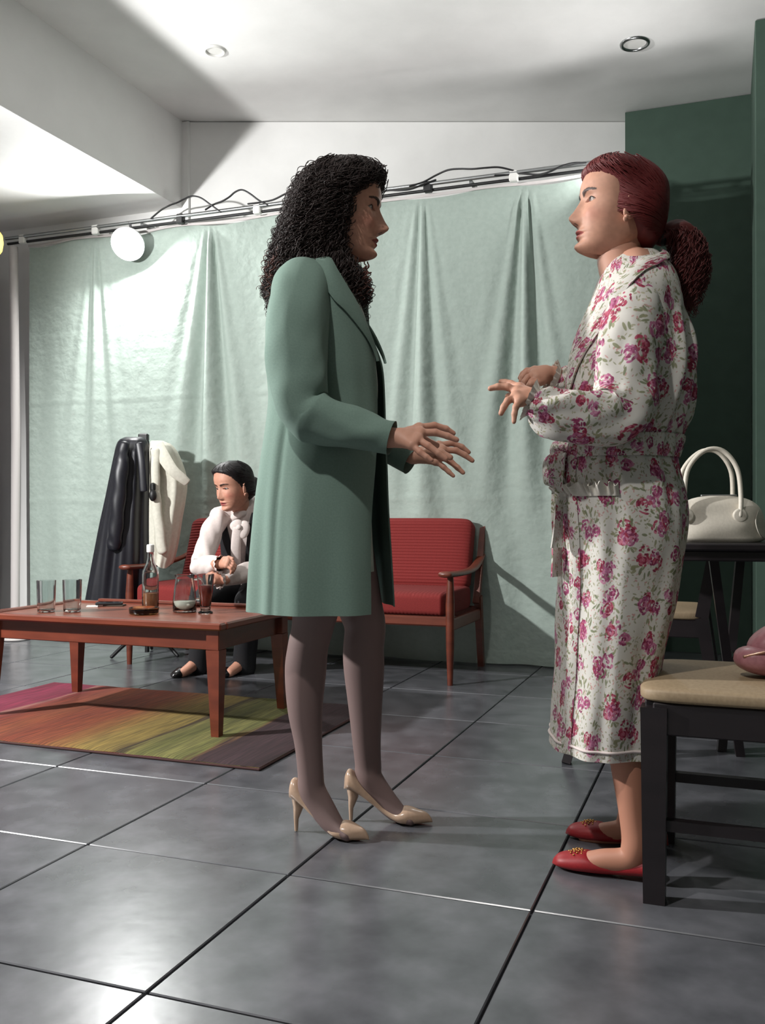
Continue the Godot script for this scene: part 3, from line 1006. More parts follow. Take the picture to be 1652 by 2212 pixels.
func side_chair(called: String, label: String, at: Vector3, turn: float, seat_w: float, seat_d: float, group: String) -> Node3D:
	# local: backrest at +x, seat front at -x
	var t := thing(called, label, "chair", at, turn, group)
	var m: MB
	var hw := seat_d * 0.5
	var hl := seat_w * 0.5
	for sz in [-1.0, 1.0]:
		m = MB.new(); m.bar(Vector3(-hl + 0.027, 0.43, sz * (hw - 0.027)), Vector3(-hl + 0.027, 0, sz * (hw - 0.027)), Vector2(0.056, 0.056), Vector2(0.046, 0.046))
		part("leg", m, M.dark_wood, t)
		m = MB.new()
		m.bar(Vector3(hl - 0.02, 0.45, sz * (hw - 0.025)), Vector3(hl + 0.05, 0, sz * (hw - 0.025)), Vector2(0.05, 0.05), Vector2(0.036, 0.036))
		m.bar(Vector3(hl - 0.02, 0.45, sz * (hw - 0.025)), Vector3(hl + 0.06, 0.92, sz * (hw - 0.03)), Vector2(0.05, 0.05), Vector2(0.034, 0.034))
		part("leg", m, M.dark_wood, t)
		m = MB.new(); m.box(Vector3(0, 0.405, sz * (hw - 0.02)), Vector3(seat_w - 0.05, 0.07, 0.026), 0.003)
		part("apron", m, M.dark_wood, t)
		m = MB.new(); m.bar(Vector3(-hl + 0.03, 0.17, sz * (hw - 0.03)), Vector3(hl + 0.02, 0.17, sz * (hw - 0.03)), Vector2(0.024, 0.024), Vector2(0.024, 0.024), Vector3.UP)
		part("stretcher", m, M.dark_wood, t)
	m = MB.new(); m.box(Vector3(-hl + 0.02, 0.405, 0), Vector3(0.026, 0.07, seat_d - 0.06), 0.003)
	part("apron", m, M.dark_wood, t)
	m = MB.new(); m.pillow(Vector3(-0.004, 0.456, 0), Vector3(hl + 0.004, 0.024, hw + 0.002), 0.5, 0.22, Basis.IDENTITY, 16, 56)
	part("seat_pad", m, M.beige, t, "beige upholstered seat pad")
	m = MB.new(); m.box(Vector3(hl + 0.052, 0.88, 0), Vector3(0.026, 0.09, seat_d - 0.06), 0.006)
	part("top_rail", m, M.dark_wood, t)
	for k in 4:
		m = MB.new(); m.bar(Vector3(hl - 0.008, 0.5, -0.12 + 0.08 * k), Vector3(hl + 0.048, 0.85, -0.12 + 0.08 * k), Vector2(0.012, 0.03), Vector2(0.012, 0.03))
		part("back_slat", m, M.dark_wood, t)
	return t

func right_side():
	# chair in front on the right; its near left foot at depth 2.03
	var w := 0.46
	var dep := 0.46
	var foot := Vector3(0.600, 0, -2.045)
	side_chair("side_chair", "dark wooden chair with a beige pad carrying the folded pink purse", foot + BX * (w * 0.5 - 0.027) + AX * (dep * 0.5 - 0.027), TURN, w, dep, "beige-padded chairs")
	# pink satin purse on it
	var t := thing("satin_purse", "crumpled pink satin purse lying on the beige chair pad", "purse", px(1648, 1418, 2.12))
	t.position.y = 0.479
	var pink := mat_noise(Color8(150, 96, 104), Color8(186, 130, 134), 0.05, 5.0, 0.35, 4, 22)
	var m := MB.new()
	m.pillow(Vector3(0.02, 0.036, 0), Vector3(0.085, 0.034, 0.055), 0.8, 0.8, Basis(Vector3(0, 0, 1), -0.12), 16, 30)
	part("pouch", m, pink, t)
	m = MB.new()
	m.pillow(Vector3(0.03, 0.083, -0.01), Vector3(0.065, 0.036, 0.05), 0.9, 0.9, Basis(Vector3(0, 0, 1), 0.5), 16, 30)
	part("flap", m, pink, t)
	m = MB.new(); m.tube(MB.spline([Vector3(-0.055, 0.052, 0.03), Vector3(-0.01, 0.066, 0.05), Vector3(0.05, 0.07, 0.052), Vector3(0.1, 0.075, 0.03)], 5), range(16).map(func(_i): return 0.0035), 6)
	part("clasp_edge", m, mat(190, 150, 130, 0.3, 0.8), t)

	# second chair further back
	side_chair("side_chair", "dark wooden chair with a beige pad standing behind the folding table", Vector3(1.12, 0, -3.88), TURN, 0.46, 0.44, "beige-padded chairs")

	# folding table with crossed legs
	t = thing("folding_table", "dark folding table with crossed legs carrying the white handbag", "table", Vector3(1.24, 0, -3.26), TURN * 0.6)
	m = MB.new(); m.box(Vector3(-0.025, 0.745, 0), Vector3(1.07, 0.026, 0.50), 0.006); part("table_top", m, M.dark_wood, t)
	for s in [-1.0, 1.0]:
		m = MB.new(); m.box(Vector3(0, 0.715, s * 0.21), Vector3(0.94, 0.035, 0.03), 0.004); part("frame_rail", m, M.dark_wood, t)
	for q in [[Vector3(-0.36, 0.70, -0.05), Vector3(-0.58, 0, 0.215), Vector3(-0.40, 0.70, 0.19), Vector3(-0.469, 0, 0.03)], [Vector3(-0.09, 0.70, 0.14), Vector3(0.02, 0, -0.02), Vector3(0.04, 0.70, -0.14), Vector3(-0.034, 0, -0.08)]]:
		m = MB.new(); m.bar(q[0], q[1], Vector2(0.03, 0.034), Vector2(0.03, 0.034)); part("crossed_leg", m, M.dark_wood, t)
		m = MB.new(); m.bar(q[2], q[3], Vector2(0.03, 0.034), Vector2(0.03, 0.034)); part("crossed_leg", m, M.dark_wood, t)
		m = MB.new(); m.tube([q[0].lerp(q[1], 0.5), q[2].lerp(q[3], 0.5)], [0.011, 0.011], 10, 1); part("pivot", m, M.steel, t)
	handbag()

func handbag():
	var at := px(1552, 1161, 3.18)
	at.y = 0.759
	var t := thing("handbag", "cream white leather handbag with arched handles on the folding table", "handbag", at, -0.1)
	var leather := mat_noise(Color8(206, 198, 184), Color8(222, 214, 200), 0.06, 6.0, 0.42, 4, 23)
	var m := MB.new()
	var ys := [0.0, 0.01, 0.05, 0.10, 0.13, 0.15, 0.158]
	var ws := [0.135, 0.15, 0.152, 0.142, 0.122, 0.085, 0.04]
	var ds := [0.055, 0.065, 0.065, 0.055, 0.042, 0.022, 0.008]
	var rows := 34
	var cols := 64
	var P := PackedVector3Array()
	for i in rows:
		var y := 0.158 * i / (rows - 1)
		var w := tab(y, ys, ws)
		var d := tab(y, ys, ds)
		for j in cols:
			var a := TAU * j / cols
			P.append(Vector3(w * signf(cos(a)) * pow(absf(cos(a)), 0.7), y, d * signf(sin(a)) * pow(absf(sin(a)), 0.7) * (1.0 + 0.05 * sin(a * 3 + y * 60.0))))
	m.grid(P, rows, cols, true)
	m.tri_flat(Vector3(-0.135, 0.0, -0.05), Vector3(0.135, 0.0, -0.05), Vector3(0, 0.0, 0.05), Vector3.DOWN)
	part("body", m, leather, t)
	for s in [-1.0, 1.0]:
		m = MB.new()
		var pts := MB.spline([Vector3(-0.085, 0.09, s * 0.06), Vector3(-0.09, 0.16, s * 0.05), Vector3(-0.075, 0.25, s * 0.04), Vector3(-0.02, 0.31, s * 0.034), Vector3(0.04, 0.31, s * 0.034), Vector3(0.085, 0.25, s * 0.04), Vector3(0.095, 0.16, s * 0.05), Vector3(0.09, 0.09, s * 0.06)].map(func(p): return p + Vector3(-0.035, 0, 0)), 6)
		m.tube(pts, range(pts.size()).map(func(_i): return Vector2(0.0095, 0.008)), 10)
		part("handle", m, leather, t)
		for q in [-0.12, 0.055]:
			m = MB.new(); m.lathe([Vector2(0.0005, 0.004), Vector2(0.019, 0.004), Vector2(0.024, 0.0), Vector2(0.024, -0.008)], Vector3(q, 0.09, s * 0.062), 20, Basis(Vector3.RIGHT, PI / 2 * s))
			part("handle_patch", m, leather, t)
	m = MB.new(); m.tube(MB.spline([Vector3(0.148, 0.01, 0.03), Vector3(0.115, 0.03, 0.066), Vector3(0.105, 0.07, 0.062), Vector3(0.12, 0.105, 0.04), Vector3(0.132, 0.11, 0.0)], 6), range(25).map(func(_i): return 0.002), 6)
	part("seam_piping", m, leather, t)
	m = MB.new(); m.box(Vector3(0, 0.159, 0), Vector3(0.12, 0.006, 0.012), 0.002)
	part("zip", m, M.steel, t)

# ---------------------------------------------------------------- figures: shared builders
func lin(r: int, g: int, b: int) -> Color:
	return Color8(r, g, b).srgb_to_linear()

func frame(fwd: Vector3, up_hint := Vector3.UP) -> Basis:
	var z := fwd.normalized()
	var x := up_hint.cross(z).normalized()
	return Basis(x, z.cross(x), z)

const HT := [0.0, 0.006, 0.015, 0.03, 0.045, 0.06, 0.08, 0.10, 0.12, 0.14, 0.16, 0.19]
const HF := [0.058, 0.073, 0.0785, 0.0755, 0.0775, 0.079, 0.081, 0.0815, 0.0815, 0.087, 0.0885, 0.081]
const HB := [0.0, 0.012, 0.028, 0.048, 0.062, 0.073, 0.082, 0.088, 0.093, 0.096, 0.097, 0.090]
const HW := [0.018, 0.029, 0.040, 0.0505, 0.0575, 0.0625, 0.067, 0.070, 0.072, 0.0735, 0.074, 0.070]
const NT := [0.056, 0.061, 0.066, 0.071, 0.077, 0.083, 0.092, 0.102, 0.112, 0.122, 0.134]
const NA := [0.0, 0.004, 0.016, 0.0245, 0.027, 0.0235, 0.0175, 0.0125, 0.0085, 0.0045, 0.0]
const NS := [0.012, 0.012, 0.011, 0.0105, 0.0105, 0.0095, 0.008, 0.0075, 0.0075, 0.008, 0.009]

# head with face; base is the point on the head's axis level with the underside of the chin, R.z the way the face looks
func head(mb: MB, base: Vector3, R: Basis, s: float, o: Dictionary):
	var skin: Color = o.skin
	var open: float = o.get("open", 1.0)
	var nose: float = o.get("nose", 1.0)
	var rows := 170
	var cols := 176
	var P := PackedVector3Array()
	var C := PackedColorArray()
	var eye_z := 0.0
	var eye_d := 1.0
	for i in rows + 1:
		var k := 1.0
		var t := 0.0
		if i > 0:
			var u := (i - 1) / float(rows - 1)
			if u < 0.85:
				t = 0.19 * u / 0.85
			else:
				var an := (u - 0.85) / 0.15 * PI * 0.5
				t = 0.19 + 0.037 * sin(an)
				k = maxf(cos(an), 0.0)
		var tt := minf(t, 0.19)
		var zf := tab(tt, HT, HF) * k
		var zb := tab(tt, HT, HB) * k
		var w := tab(tt, HT, HW) * k
		var na := tab(t, NT, NA) * nose if t > 0.056 and t < 0.134 else 0.0
		var ns := tab(t, NT, NS)
		for j in cols:
			if i == 0:
				P.append(base + R * (Vector3(0, 0.012, 0.02) * s)); C.append(skin); continue
			var q := 2.0 * j / cols - 1.0
			var ph := PI * (0.52 * q + 0.48 * q * q * q)
			var sn := sin(ph)
			var cs := cos(ph)
			var x := w * signf(sn) * pow(absf(sn), 0.92)
			var z := zf * pow(cs, 0.82) if cs > 0.0 else -zb * pow(-cs, 0.95)
			var c := skin
			if cs > 0.05 and t < 0.16:
				var ax := absf(x)
				var fade := smoothstep(0.05, 0.35, cs)
				var d := 0.0
				d += na * gs(x, ns * 1.25)
				d += 0.0065 * gs(ax - 0.0125, 0.0062) * gs(t - 0.0685, 0.006) * nose
				d += 0.0045 * gs(t - 0.013, 0.009) * gs(x, 0.019)
				d += 0.0062 * gs(t - 0.0365, 0.0048) * gs(x, 0.019)
				d += 0.0072 * gs(t - 0.0482, 0.0045) * gs(x, 0.021)
				d -= 0.0050 * gs(t - 0.0425, 0.0016) * gs(x, 0.022)
				d -= 0.0030 * gs(t - 0.0275, 0.005) * gs(x, 0.018)
				d += 0.0050 * gs(ax - 0.043, 0.018) * gs(t - 0.083, 0.018)
				d += 0.0035 * gs(ax - 0.028, 0.022) * gs(t - 0.135, 0.007)
				d -= 0.0105 * gs(ax - 0.029, 0.016) * gs(t - 0.117, 0.0115)
				d += 0.0078 * gs(ax - 0.031, 0.0125) * gs(t - 0.1155, 0.0085)
				z += d * fade
				# lips
				if ax < 0.024:
					var le := 1.0 - (ax / 0.024) * (ax / 0.024)
					if t < 0.0425 and t > 0.0425 - 0.0098 * le: c = o.lip
					if t >= 0.0425 and t < 0.0425 + 0.0088 * le: c = o.lip
					if absf(t - 0.0425) < 0.0011 and ax < 0.022: c = o.lip * 0.35
				# nostrils
				if absf(ax - 0.0062) < 0.0034 and absf(t - 0.0635) < 0.0026: c = skin * 0.3
				# brows
				if ax > 0.011 and ax < 0.053:
					var bt := 0.1305 + 0.0065 * sin((ax - 0.011) / 0.042 * PI * 0.8)
					var th := 0.0054 * (1.0 - 0.6 * (ax - 0.011) / 0.042)
					if absf(t - bt) < th: c = c.lerp(o.brow, 0.93)
				# eyes
				var ex := (ax - 0.0315) / 0.0160
				if absf(ex) < 1.0:
					var ar := 1.0 - ex * ex
					var up := 0.1150 + 0.0068 * ar * open
					var lo := 0.1150 - 0.0045 * ar
					var off := absf(ax - 0.0315) + absf(t - 0.1155)
					if off < eye_d: eye_d = off; eye_z = z
					if t > lo and t < up:   # the opening between the lids; the eyeball sits in it
						z -= 0.009
						c = o.lip
				c = c.lerp(o.get("blush", skin), 0.5 * gs(ax - 0.045, 0.018) * gs(t - 0.08, 0.016)) if c == skin else c
			c = c * (1.0 + 0.10 * cloth_noise.get_noise_3d(x * 3000.0, t * 3000.0, z * 3000.0))
			P.append(base + R * (Vector3(x, t, z) * s)); C.append(c)
	mb.grid(P, rows + 1, cols, true, 1, 1, C)
	# eyeballs with iris and pupil, and the dark upper lash line
	for e in [-1.0, 1.0]:
		var er := 0.0125
		var ec := Vector3(e * 0.0315, 0.1155, eye_z - er - 0.0006)
		var EP := PackedVector3Array()
		var EC := PackedColorArray()
		var gaze: Vector3 = (Vector3(0, o.get("look", 0.0), 1.0)).normalized()
		var ea := gaze.cross(Vector3.UP).normalized()
		var eb2 := ea.cross(gaze)
		for i in 26:
			var th := PI * i / 25.0
			for j in 28:
				var ph := TAU * j / 28.0
				var d := gaze * cos(th) + (ea * cos(ph) + eb2 * sin(ph)) * sin(th)
				EP.append(base + R * ((ec + d * er) * s))
				EC.append(lin(10, 8, 8) if th < 0.2 else (lin(52, 32, 22) if th < 0.52 else lin(206, 198, 192)))
		mb.grid(EP, 26, 28, true, 1, 1, EC)
		for lid in 2:
			var pts := []
			for q in 13:
				var ex := q / 6.0 - 1.0
				var ar := 1.0 - ex * ex
				var dx := 0.0160 * ex
				var dt: float = (0.0071 * ar * open + 0.0004) if lid == 0 else (-0.0048 * ar - 0.0002)
				var dz := sqrt(maxf(er * er - dx * dx * 0.48 - dt * dt, 0.3e-5))
				pts.append(base + R * ((ec + Vector3(e * dx, dt - 0.0005, dz + 0.0012)) * s))
			mb.col = lin(22, 15, 14) if lid == 0 else skin * 0.6
			mb.tube(pts, range(13).map(func(q): return (0.0013 if lid == 0 else 0.0006) * (0.6 + 0.4 * sin(PI * q / 12.0))), 6, 2)
	mb.col = skin
	# ears
	for e in [-1.0, 1.0]:
		var at := Vector3(e * 0.0735, 0.098, -0.010)
		var eb := R * Basis(Vector3.UP, e * 0.35) * Basis(Vector3.RIGHT, -0.2)
		mb.col = skin
		mb.pillow(base + R * (at * s), Vector3(0.006, 0.026, 0.014) * s, 0.9, 0.9, eb, 12, 18)
		var pts := []
		for k in 10:
			var a := -1.9 + 4.2 * k / 9.0
			pts.append(base + R * (at * s) + eb * (Vector3(e * 0.004, 0.003 + 0.027 * sin(a + 0.2), -0.016 * cos(a + 0.2)) * s))
		mb.tube(pts, range(10).map(func(k): return (0.0046 - 0.0001 * k) * s), 8)
		mb.pillow(base + R * ((at + Vector3(e * 0.003, -0.026, 0.005)) * s), Vector3(0.0045, 0.009, 0.007) * s, 1.0, 1.0, eb, 8, 12)

# hand: palm from the wrist to the knuckles, four fingers and a thumb, each a chain of joints
func hand(mb: MB, wrist: Vector3, arm: Vector3, fingers: Array, thumb: Array, col: Color, k := 1.0):
	var lo := wrist.min(arm)
	var hi := wrist.max(arm)
	for f in fingers + [thumb]:
		for p in f:
			lo = lo.min(p); hi = hi.max(p)
	var pad := Vector3.ONE * 0.038 * k
	var F := Field.new(lo - pad, hi + pad, 0.0029)
	F.capsule(arm, wrist, 0.026 * k, 0.0235 * k)
	var mc := []
	for f in fingers: mc.append(f[0])
	for q in 4:
		F.capsule(wrist.lerp(mc[q], 0.12), mc[q], 0.0165 * k, 0.0118 * k, 0.012)
		if q < 3:
			F.capsule(mc[q], mc[q + 1], 0.0105 * k, 0.0105 * k, 0.010)
			F.capsule(wrist.lerp(mc[q], 0.5), wrist.lerp(mc[q + 1], 0.5), 0.0135 * k, 0.0135 * k, 0.010)
	var rr := [[0.0096, 0.0088, 0.0080, 0.0066], [0.0098, 0.0090, 0.0082, 0.0068], [0.0094, 0.0086, 0.0078, 0.0064], [0.0084, 0.0076, 0.0068, 0.0056]]
	for q in 4:
		var f: Array = fingers[q]
		for w in f.size() - 1:
			F.capsule(f[w], f[w + 1], rr[q][w] * k, rr[q][w + 1] * k, 0.0035)
	F.capsule(wrist.lerp(thumb[0], 0.25), thumb[0], 0.016 * k, 0.0135 * k, 0.012)
	for w in thumb.size() - 1:
		F.capsule(thumb[w], thumb[w + 1], (0.0122 - 0.0018 * w) * k, (0.0108 - 0.002 * w) * k, 0.005)
	var knuckle := col.lerp(Color(col.r * 0.8, col.g * 0.55, col.b * 0.5), 0.5)
	F.add_to(mb, func(p: Vector3) -> Color:
		var near := 1.0
		for f in fingers:
			near = minf(near, (p - f[1]).length()); near = minf(near, (p - f[f.size() - 1]).length() + 0.004)
		return col.lerp(knuckle, gs(near, 0.012) * 0.7))

# rings of hair volume in head space: tables of front, back and half width over height
func hv(T: Dictionary, t: float, ph: float, grow := 0.0) -> Vector3:
	var zf := tab(t, T.t, T.f) + grow
	var zb := tab(t, T.t, T.b) + grow
	var w := tab(t, T.t, T.w) + grow
	var c := (zf - zb) * 0.5
	var l := (zf + zb) * 0.5
	var sn := sin(ph)
	var cs := cos(ph)
	var q := Vector3(w * signf(sn) * pow(absf(sn), 0.85), t, c + l * signf(cs) * pow(absf(cs), 0.85))
	if cs > 0.0 and T.has("dip"):   # hairline arches back over the forehead
		q.z -= T.dip * gs(q.x, 0.042) * (1.0 - smoothstep(0.168, 0.205, t)) * smoothstep(0.09, 0.13, t)
	return q

func hair_volume(mb: MB, base: Vector3, R: Basis, s: float, T: Dictionary, bump: float, rows := 60, cols := 90):
	var P := PackedVector3Array()
	var fn := FastNoiseLite.new(); fn.seed = 3; fn.frequency = 1.0
	var t0: float = T.t[0]
	var t1: float = T.t[T.t.size() - 1]
	for i in rows:
		var u := i / float(rows - 1)
		var t := lerpf(t0, t1, 1.0 - (1.0 - u) * (1.0 - u) if u > 0.0 else 0.0)
		for j in cols:
			var ph := TAU * j / cols
			var p := hv(T, t, ph)
			if bump > 0.0 and i > 0 and i < rows - 1:
				var n := fn.get_noise_3d(p.x * 55.0, p.y * 40.0, p.z * 55.0)
				p += (p - Vector3(0, t, -0.02)).normalized() * n * bump
			P.append(base + R * (p * s))
	mb.grid(P, rows, cols, true)

# strands drawn over a hair volume to the point where they are tied
func combed(mb: MB, base: Vector3, R: Basis, s: float, T: Dictionary, tied: Vector3, n: int, r: float, rng: RandomNumberGenerator):
	for k in n:
		var ph := rng.randf_range(0.05, TAU - 0.05)
		var t0 := rng.randf_range(0.05, 0.236)
		var path := []
		var p0 := hv(T, t0, ph, 0.0)
		var p1 := Vector3(signf(p0.x) * 0.012, tied.y, tied.z)
		for i in 16:
			var u := i / 15.0
			var q := p0.lerp(p1, u)
			# push back out to the surface
			var lim := hv(T, clampf(q.y, 0.04, 0.236), atan2(q.x, q.z + 0.02), 0.0006)
			var c := Vector3(0, q.y, -0.02)
			var want := (lim - c).length()
			var dir := (q - c)
			if dir.length() < want: q = c + dir.normalized() * want
			path.append(base + R * (q * s))
		mb.tube(path, range(16).map(func(i): return r * (1.0 - 0.4 * absf(i / 15.0 - 0.5))), 4, 0)

func curl(mb: MB, path: Array, r: float, helix: float, turns: float, ph: float):
	var n := path.size()
	var pts := []
	var rad := []
	for i in n:
		var u := i / float(n - 1)
		var a: Vector3 = path[maxi(i - 1, 0)]
		var b: Vector3 = path[mini(i + 1, n - 1)]
		var t := (b - a).normalized()
		var x := t.cross(Vector3(0.3, 0.2, 1.0)).normalized()
		var y := t.cross(x)
		var h := helix * smoothstep(0.0, 0.3, u)
		var an := ph + TAU * turns * u
		pts.append(path[i] + (x * cos(an) + y * sin(an)) * h)
		rad.append(r * (1.0 - 0.55 * u))
	mb.tube(pts, rad, 4, 0)

# shoe lofted from heel to toe; heel_h 0 gives a flat slipper
func shoe(mb: MB, heel: Vector3, toe: Vector3, hh: float, wide: float, pointed: float, tall := 1.0):
	var f := (toe - heel); f.y = 0
	var L := f.length()
	f = f.normalized()
	var sd := Vector3.UP.cross(f)
	var S := [0.0, 0.1, 0.3, 0.5, 0.65, 0.8, 1.0]
	var B := [hh, hh * 0.97, hh * 0.62, hh * 0.22, 0.002, 0.001, 0.005]
	var TS := [0.0, 0.05, 0.2, 0.4, 0.58, 0.70, 0.85, 0.95, 1.0]
	var TH := [0.03, 0.056, 0.046, 0.030, 0.032, 0.046, 0.036, 0.024, 0.006] if hh > 0.02 else [0.02, 0.044, 0.042, 0.038, 0.040, 0.046, 0.038, 0.026, 0.008]
	var WS := [0.0, 0.06, 0.25, 0.45, 0.65, 0.8, 0.93, 1.0]
	var WW := [0.006, 0.026, 0.028, 0.027, 0.037, lerpf(0.036, 0.031, pointed), lerpf(0.028, 0.014, pointed), 0.003]
	var rows := 46
	var cols := 28
	var P := PackedVector3Array()
	for i in rows:
		var s := i / float(rows - 1)
		s = s * s * (3.0 - 2.0 * s) * 0.5 + s * 0.5
		var yb := tab(s, S, B)
		var th := maxf(tab(s, TS, TH) * tall, 0.004)
		var w := tab(s, WS, WW) * wide
		if i == 0 or i == rows - 1: w = 0.0004; th = 0.002
		for j in cols:
			var a := TAU * j / cols
			var sy := signf(sin(a)) * pow(absf(sin(a)), 0.7)
			var bulge := 1.0 - 0.22 * maxf(sy, 0.0)
			P.append(heel - f * 0.02 + f * (L + 0.02) * s + sd * w * cos(a) * bulge + Vector3(0, yb + th * 0.5 * (1.0 + sy), 0))
	mb.grid(P, rows, cols, true)
	if hh > 0.03:
		var p := heel + Vector3(0, hh * 0.98, 0) + f * 0.006
		mb.tube([p + Vector3(0, 0.012, 0), p - Vector3(0, 0.02, 0), heel + Vector3(0, hh * 0.4, 0), heel + Vector3(0, 0.002, 0)], [0.020, 0.014, 0.0068, 0.0048], 12, 1)

func chain(mb: MB, pts: Array, rad: Array, segs := 20, per := 6, side := Vector3(0.001, 0, 1), cap := 2):
	var r2 := rad.map(func(r): return r if r is Vector2 else Vector2(r, r))
	mb.tube(MB.spline(pts, per), MB.spline(r2, per), segs, cap, side)

func skin_mat() -> StandardMaterial3D:
	var m := StandardMaterial3D.new()
	m.vertex_color_use_as_albedo = true
	m.roughness = 0.58
	return m

func hair_mat(r: int, g: int, b: int) -> StandardMaterial3D:
	var m := mat(r, g, b, 0.55)
	return m

func floral() -> StandardMaterial3D:
	# printed cotton: rose clusters and leaf sprigs on a cream ground
	var N := 1024
	var im := Image.create(N, N, false, Image.FORMAT_RGB8)
	im.fill(Color8(200, 196, 189))
	var rng := RandomNumberGenerator.new(); rng.seed = 77
	var blob := func(cx: float, cy: float, rx: float, ry: float, an: float, c: Color, al: float):
		var m := int(maxf(rx, ry)) + 1
		var ca := cos(an)
		var sa := sin(an)
		for y in range(-m, m + 1):
			for x in range(-m, m + 1):
				var u := (x * ca + y * sa) / rx
				var v := (-x * sa + y * ca) / ry
				var q := u * u + v * v
				if q < 1.0:
					var ix := posmod(int(cx) + x, N)
					var iy := posmod(int(cy) + y, N)
					im.set_pixel(ix, iy, im.get_pixel(ix, iy).lerp(c, al * minf(1.0, (1.0 - q) * 3.0)))
	# faint sprigs
	for k in 1500:
		var x := rng.randf() * N
		var y := rng.randf() * N
		var g := rng.randf()
		var c := Color8(126, 128, 104).lerp(Color8(168, 160, 130), g)
		if rng.randf() < 0.3: c = Color8(184, 136, 132)
		blob.call(x, y, rng.randf_range(6, 13), rng.randf_range(3, 6), rng.randf() * PI, c, 0.75)
	var spots := []
	for gy in 5:
		for gx in 4:
			spots.append(Vector2((gx + 0.5 * (gy % 2) + 0.25) * N / 4.0 + rng.randf_range(-50, 50), (gy + 0.5) * N / 5.0 + rng.randf_range(-40, 40)))
	for sp in spots:
		for l in 16:
			var a := rng.randf() * TAU
			var d := rng.randf_range(50, 120)
			blob.call(sp.x + cos(a) * d, sp.y + sin(a) * d, rng.randf_range(14, 26), rng.randf_range(6, 10), a + rng.randf_range(-0.5, 0.5), Color8(104, 112, 84).lerp(Color8(140, 138, 106), rng.randf()), 0.85)
		var heads := rng.randi_range(3, 5)
		for h in heads:
			var c := Vector2(sp.x + rng.randf_range(-70, 70), sp.y + rng.randf_range(-55, 55))
			var base := Color8(146, 54, 96).lerp(Color8(166, 96, 132), rng.randf())
			if rng.randf() < 0.3: base = Color8(150, 42, 66)
			var R := rng.randf_range(36, 54)
			for p in 26:
				var a := rng.randf() * TAU
				var d := R * sqrt(rng.randf())
				var tone := base.lerp(Color8(226, 176, 190), rng.randf() * 0.6) if rng.randf() < 0.55 else base.lerp(Color8(96, 18, 50), rng.randf() * 0.7)
				blob.call(c.x + cos(a) * d, c.y + sin(a) * d, rng.randf_range(9, 17), rng.randf_range(5, 9), a + PI / 2, tone, 0.9)
	var m := StandardMaterial3D.new()
	m.albedo_texture = ImageTexture.create_from_image(im)
	m.roughness = 0.85
	return m

# ---------------------------------------------------------------- woman in the green coat
const GD := 2.51
const GS := 796.8
func gp(x: float, y: float, dz := 0.0) -> Vector3:   # point on her mid plane, dz towards the camera
	return Vector3((x - 826.0) / GS, EYE + (HORIZON - y) / GS, -GD + dz)

const GY := [562, 572, 584, 600, 630, 680, 740, 800, 860, 920, 1000, 1100, 1200, 1312]
const GB := [668, 648, 628, 607, 589, 577, 574, 576, 580, 574, 562, 550, 543, 537]
const GF := [728, 744, 756, 766, 780, 800, 816, 826, 830, 832, 835, 838, 844, 852]
const GW := [0.062, 0.088, 0.118, 0.148, 0.168, 0.175, 0.172, 0.166, 0.160, 0.164, 0.180, 0.20, 0.215, 0.228]

func coat_point(y: float, ph: float, grow := 0.0) -> Vector3:
	var xb := tab(y, GY, GB)
	var xf := tab(y, GY, GF)
	var w := tab(y, GY, GW)
	var l := smoothstep(900.0, 1312.0, y)
	var k := 1.0 + l * (0.030 * sin(ph * 7.0 + 0.7) + 0.016 * sin(ph * 13.0 + 2.0 + y * 0.002)) + 0.006 * sin(ph * 4.0 + y * 0.012)
	k -= 0.020 * smoothstep(880.0, 960.0, y) * (gs(ph - 2.12, 0.05) - 0.8 * gs(ph - 2.27, 0.10))
	var cs := signf(cos(ph)) * pow(absf(cos(ph)), 0.86)
	var sn := signf(sin(ph)) * pow(absf(sin(ph)), 0.86)
	k += 0.035 * cloth_noise.get_noise_3d(cos(ph) * 50.0 + 300.0, sin(ph) * 50.0, y * 0.05)
	var hx := (xf - xb) * 0.5 / GS + grow
	return gp((xb + xf) * 0.5, y) + Vector3(hx * cs * k, 0, (w + grow) * sn * k)

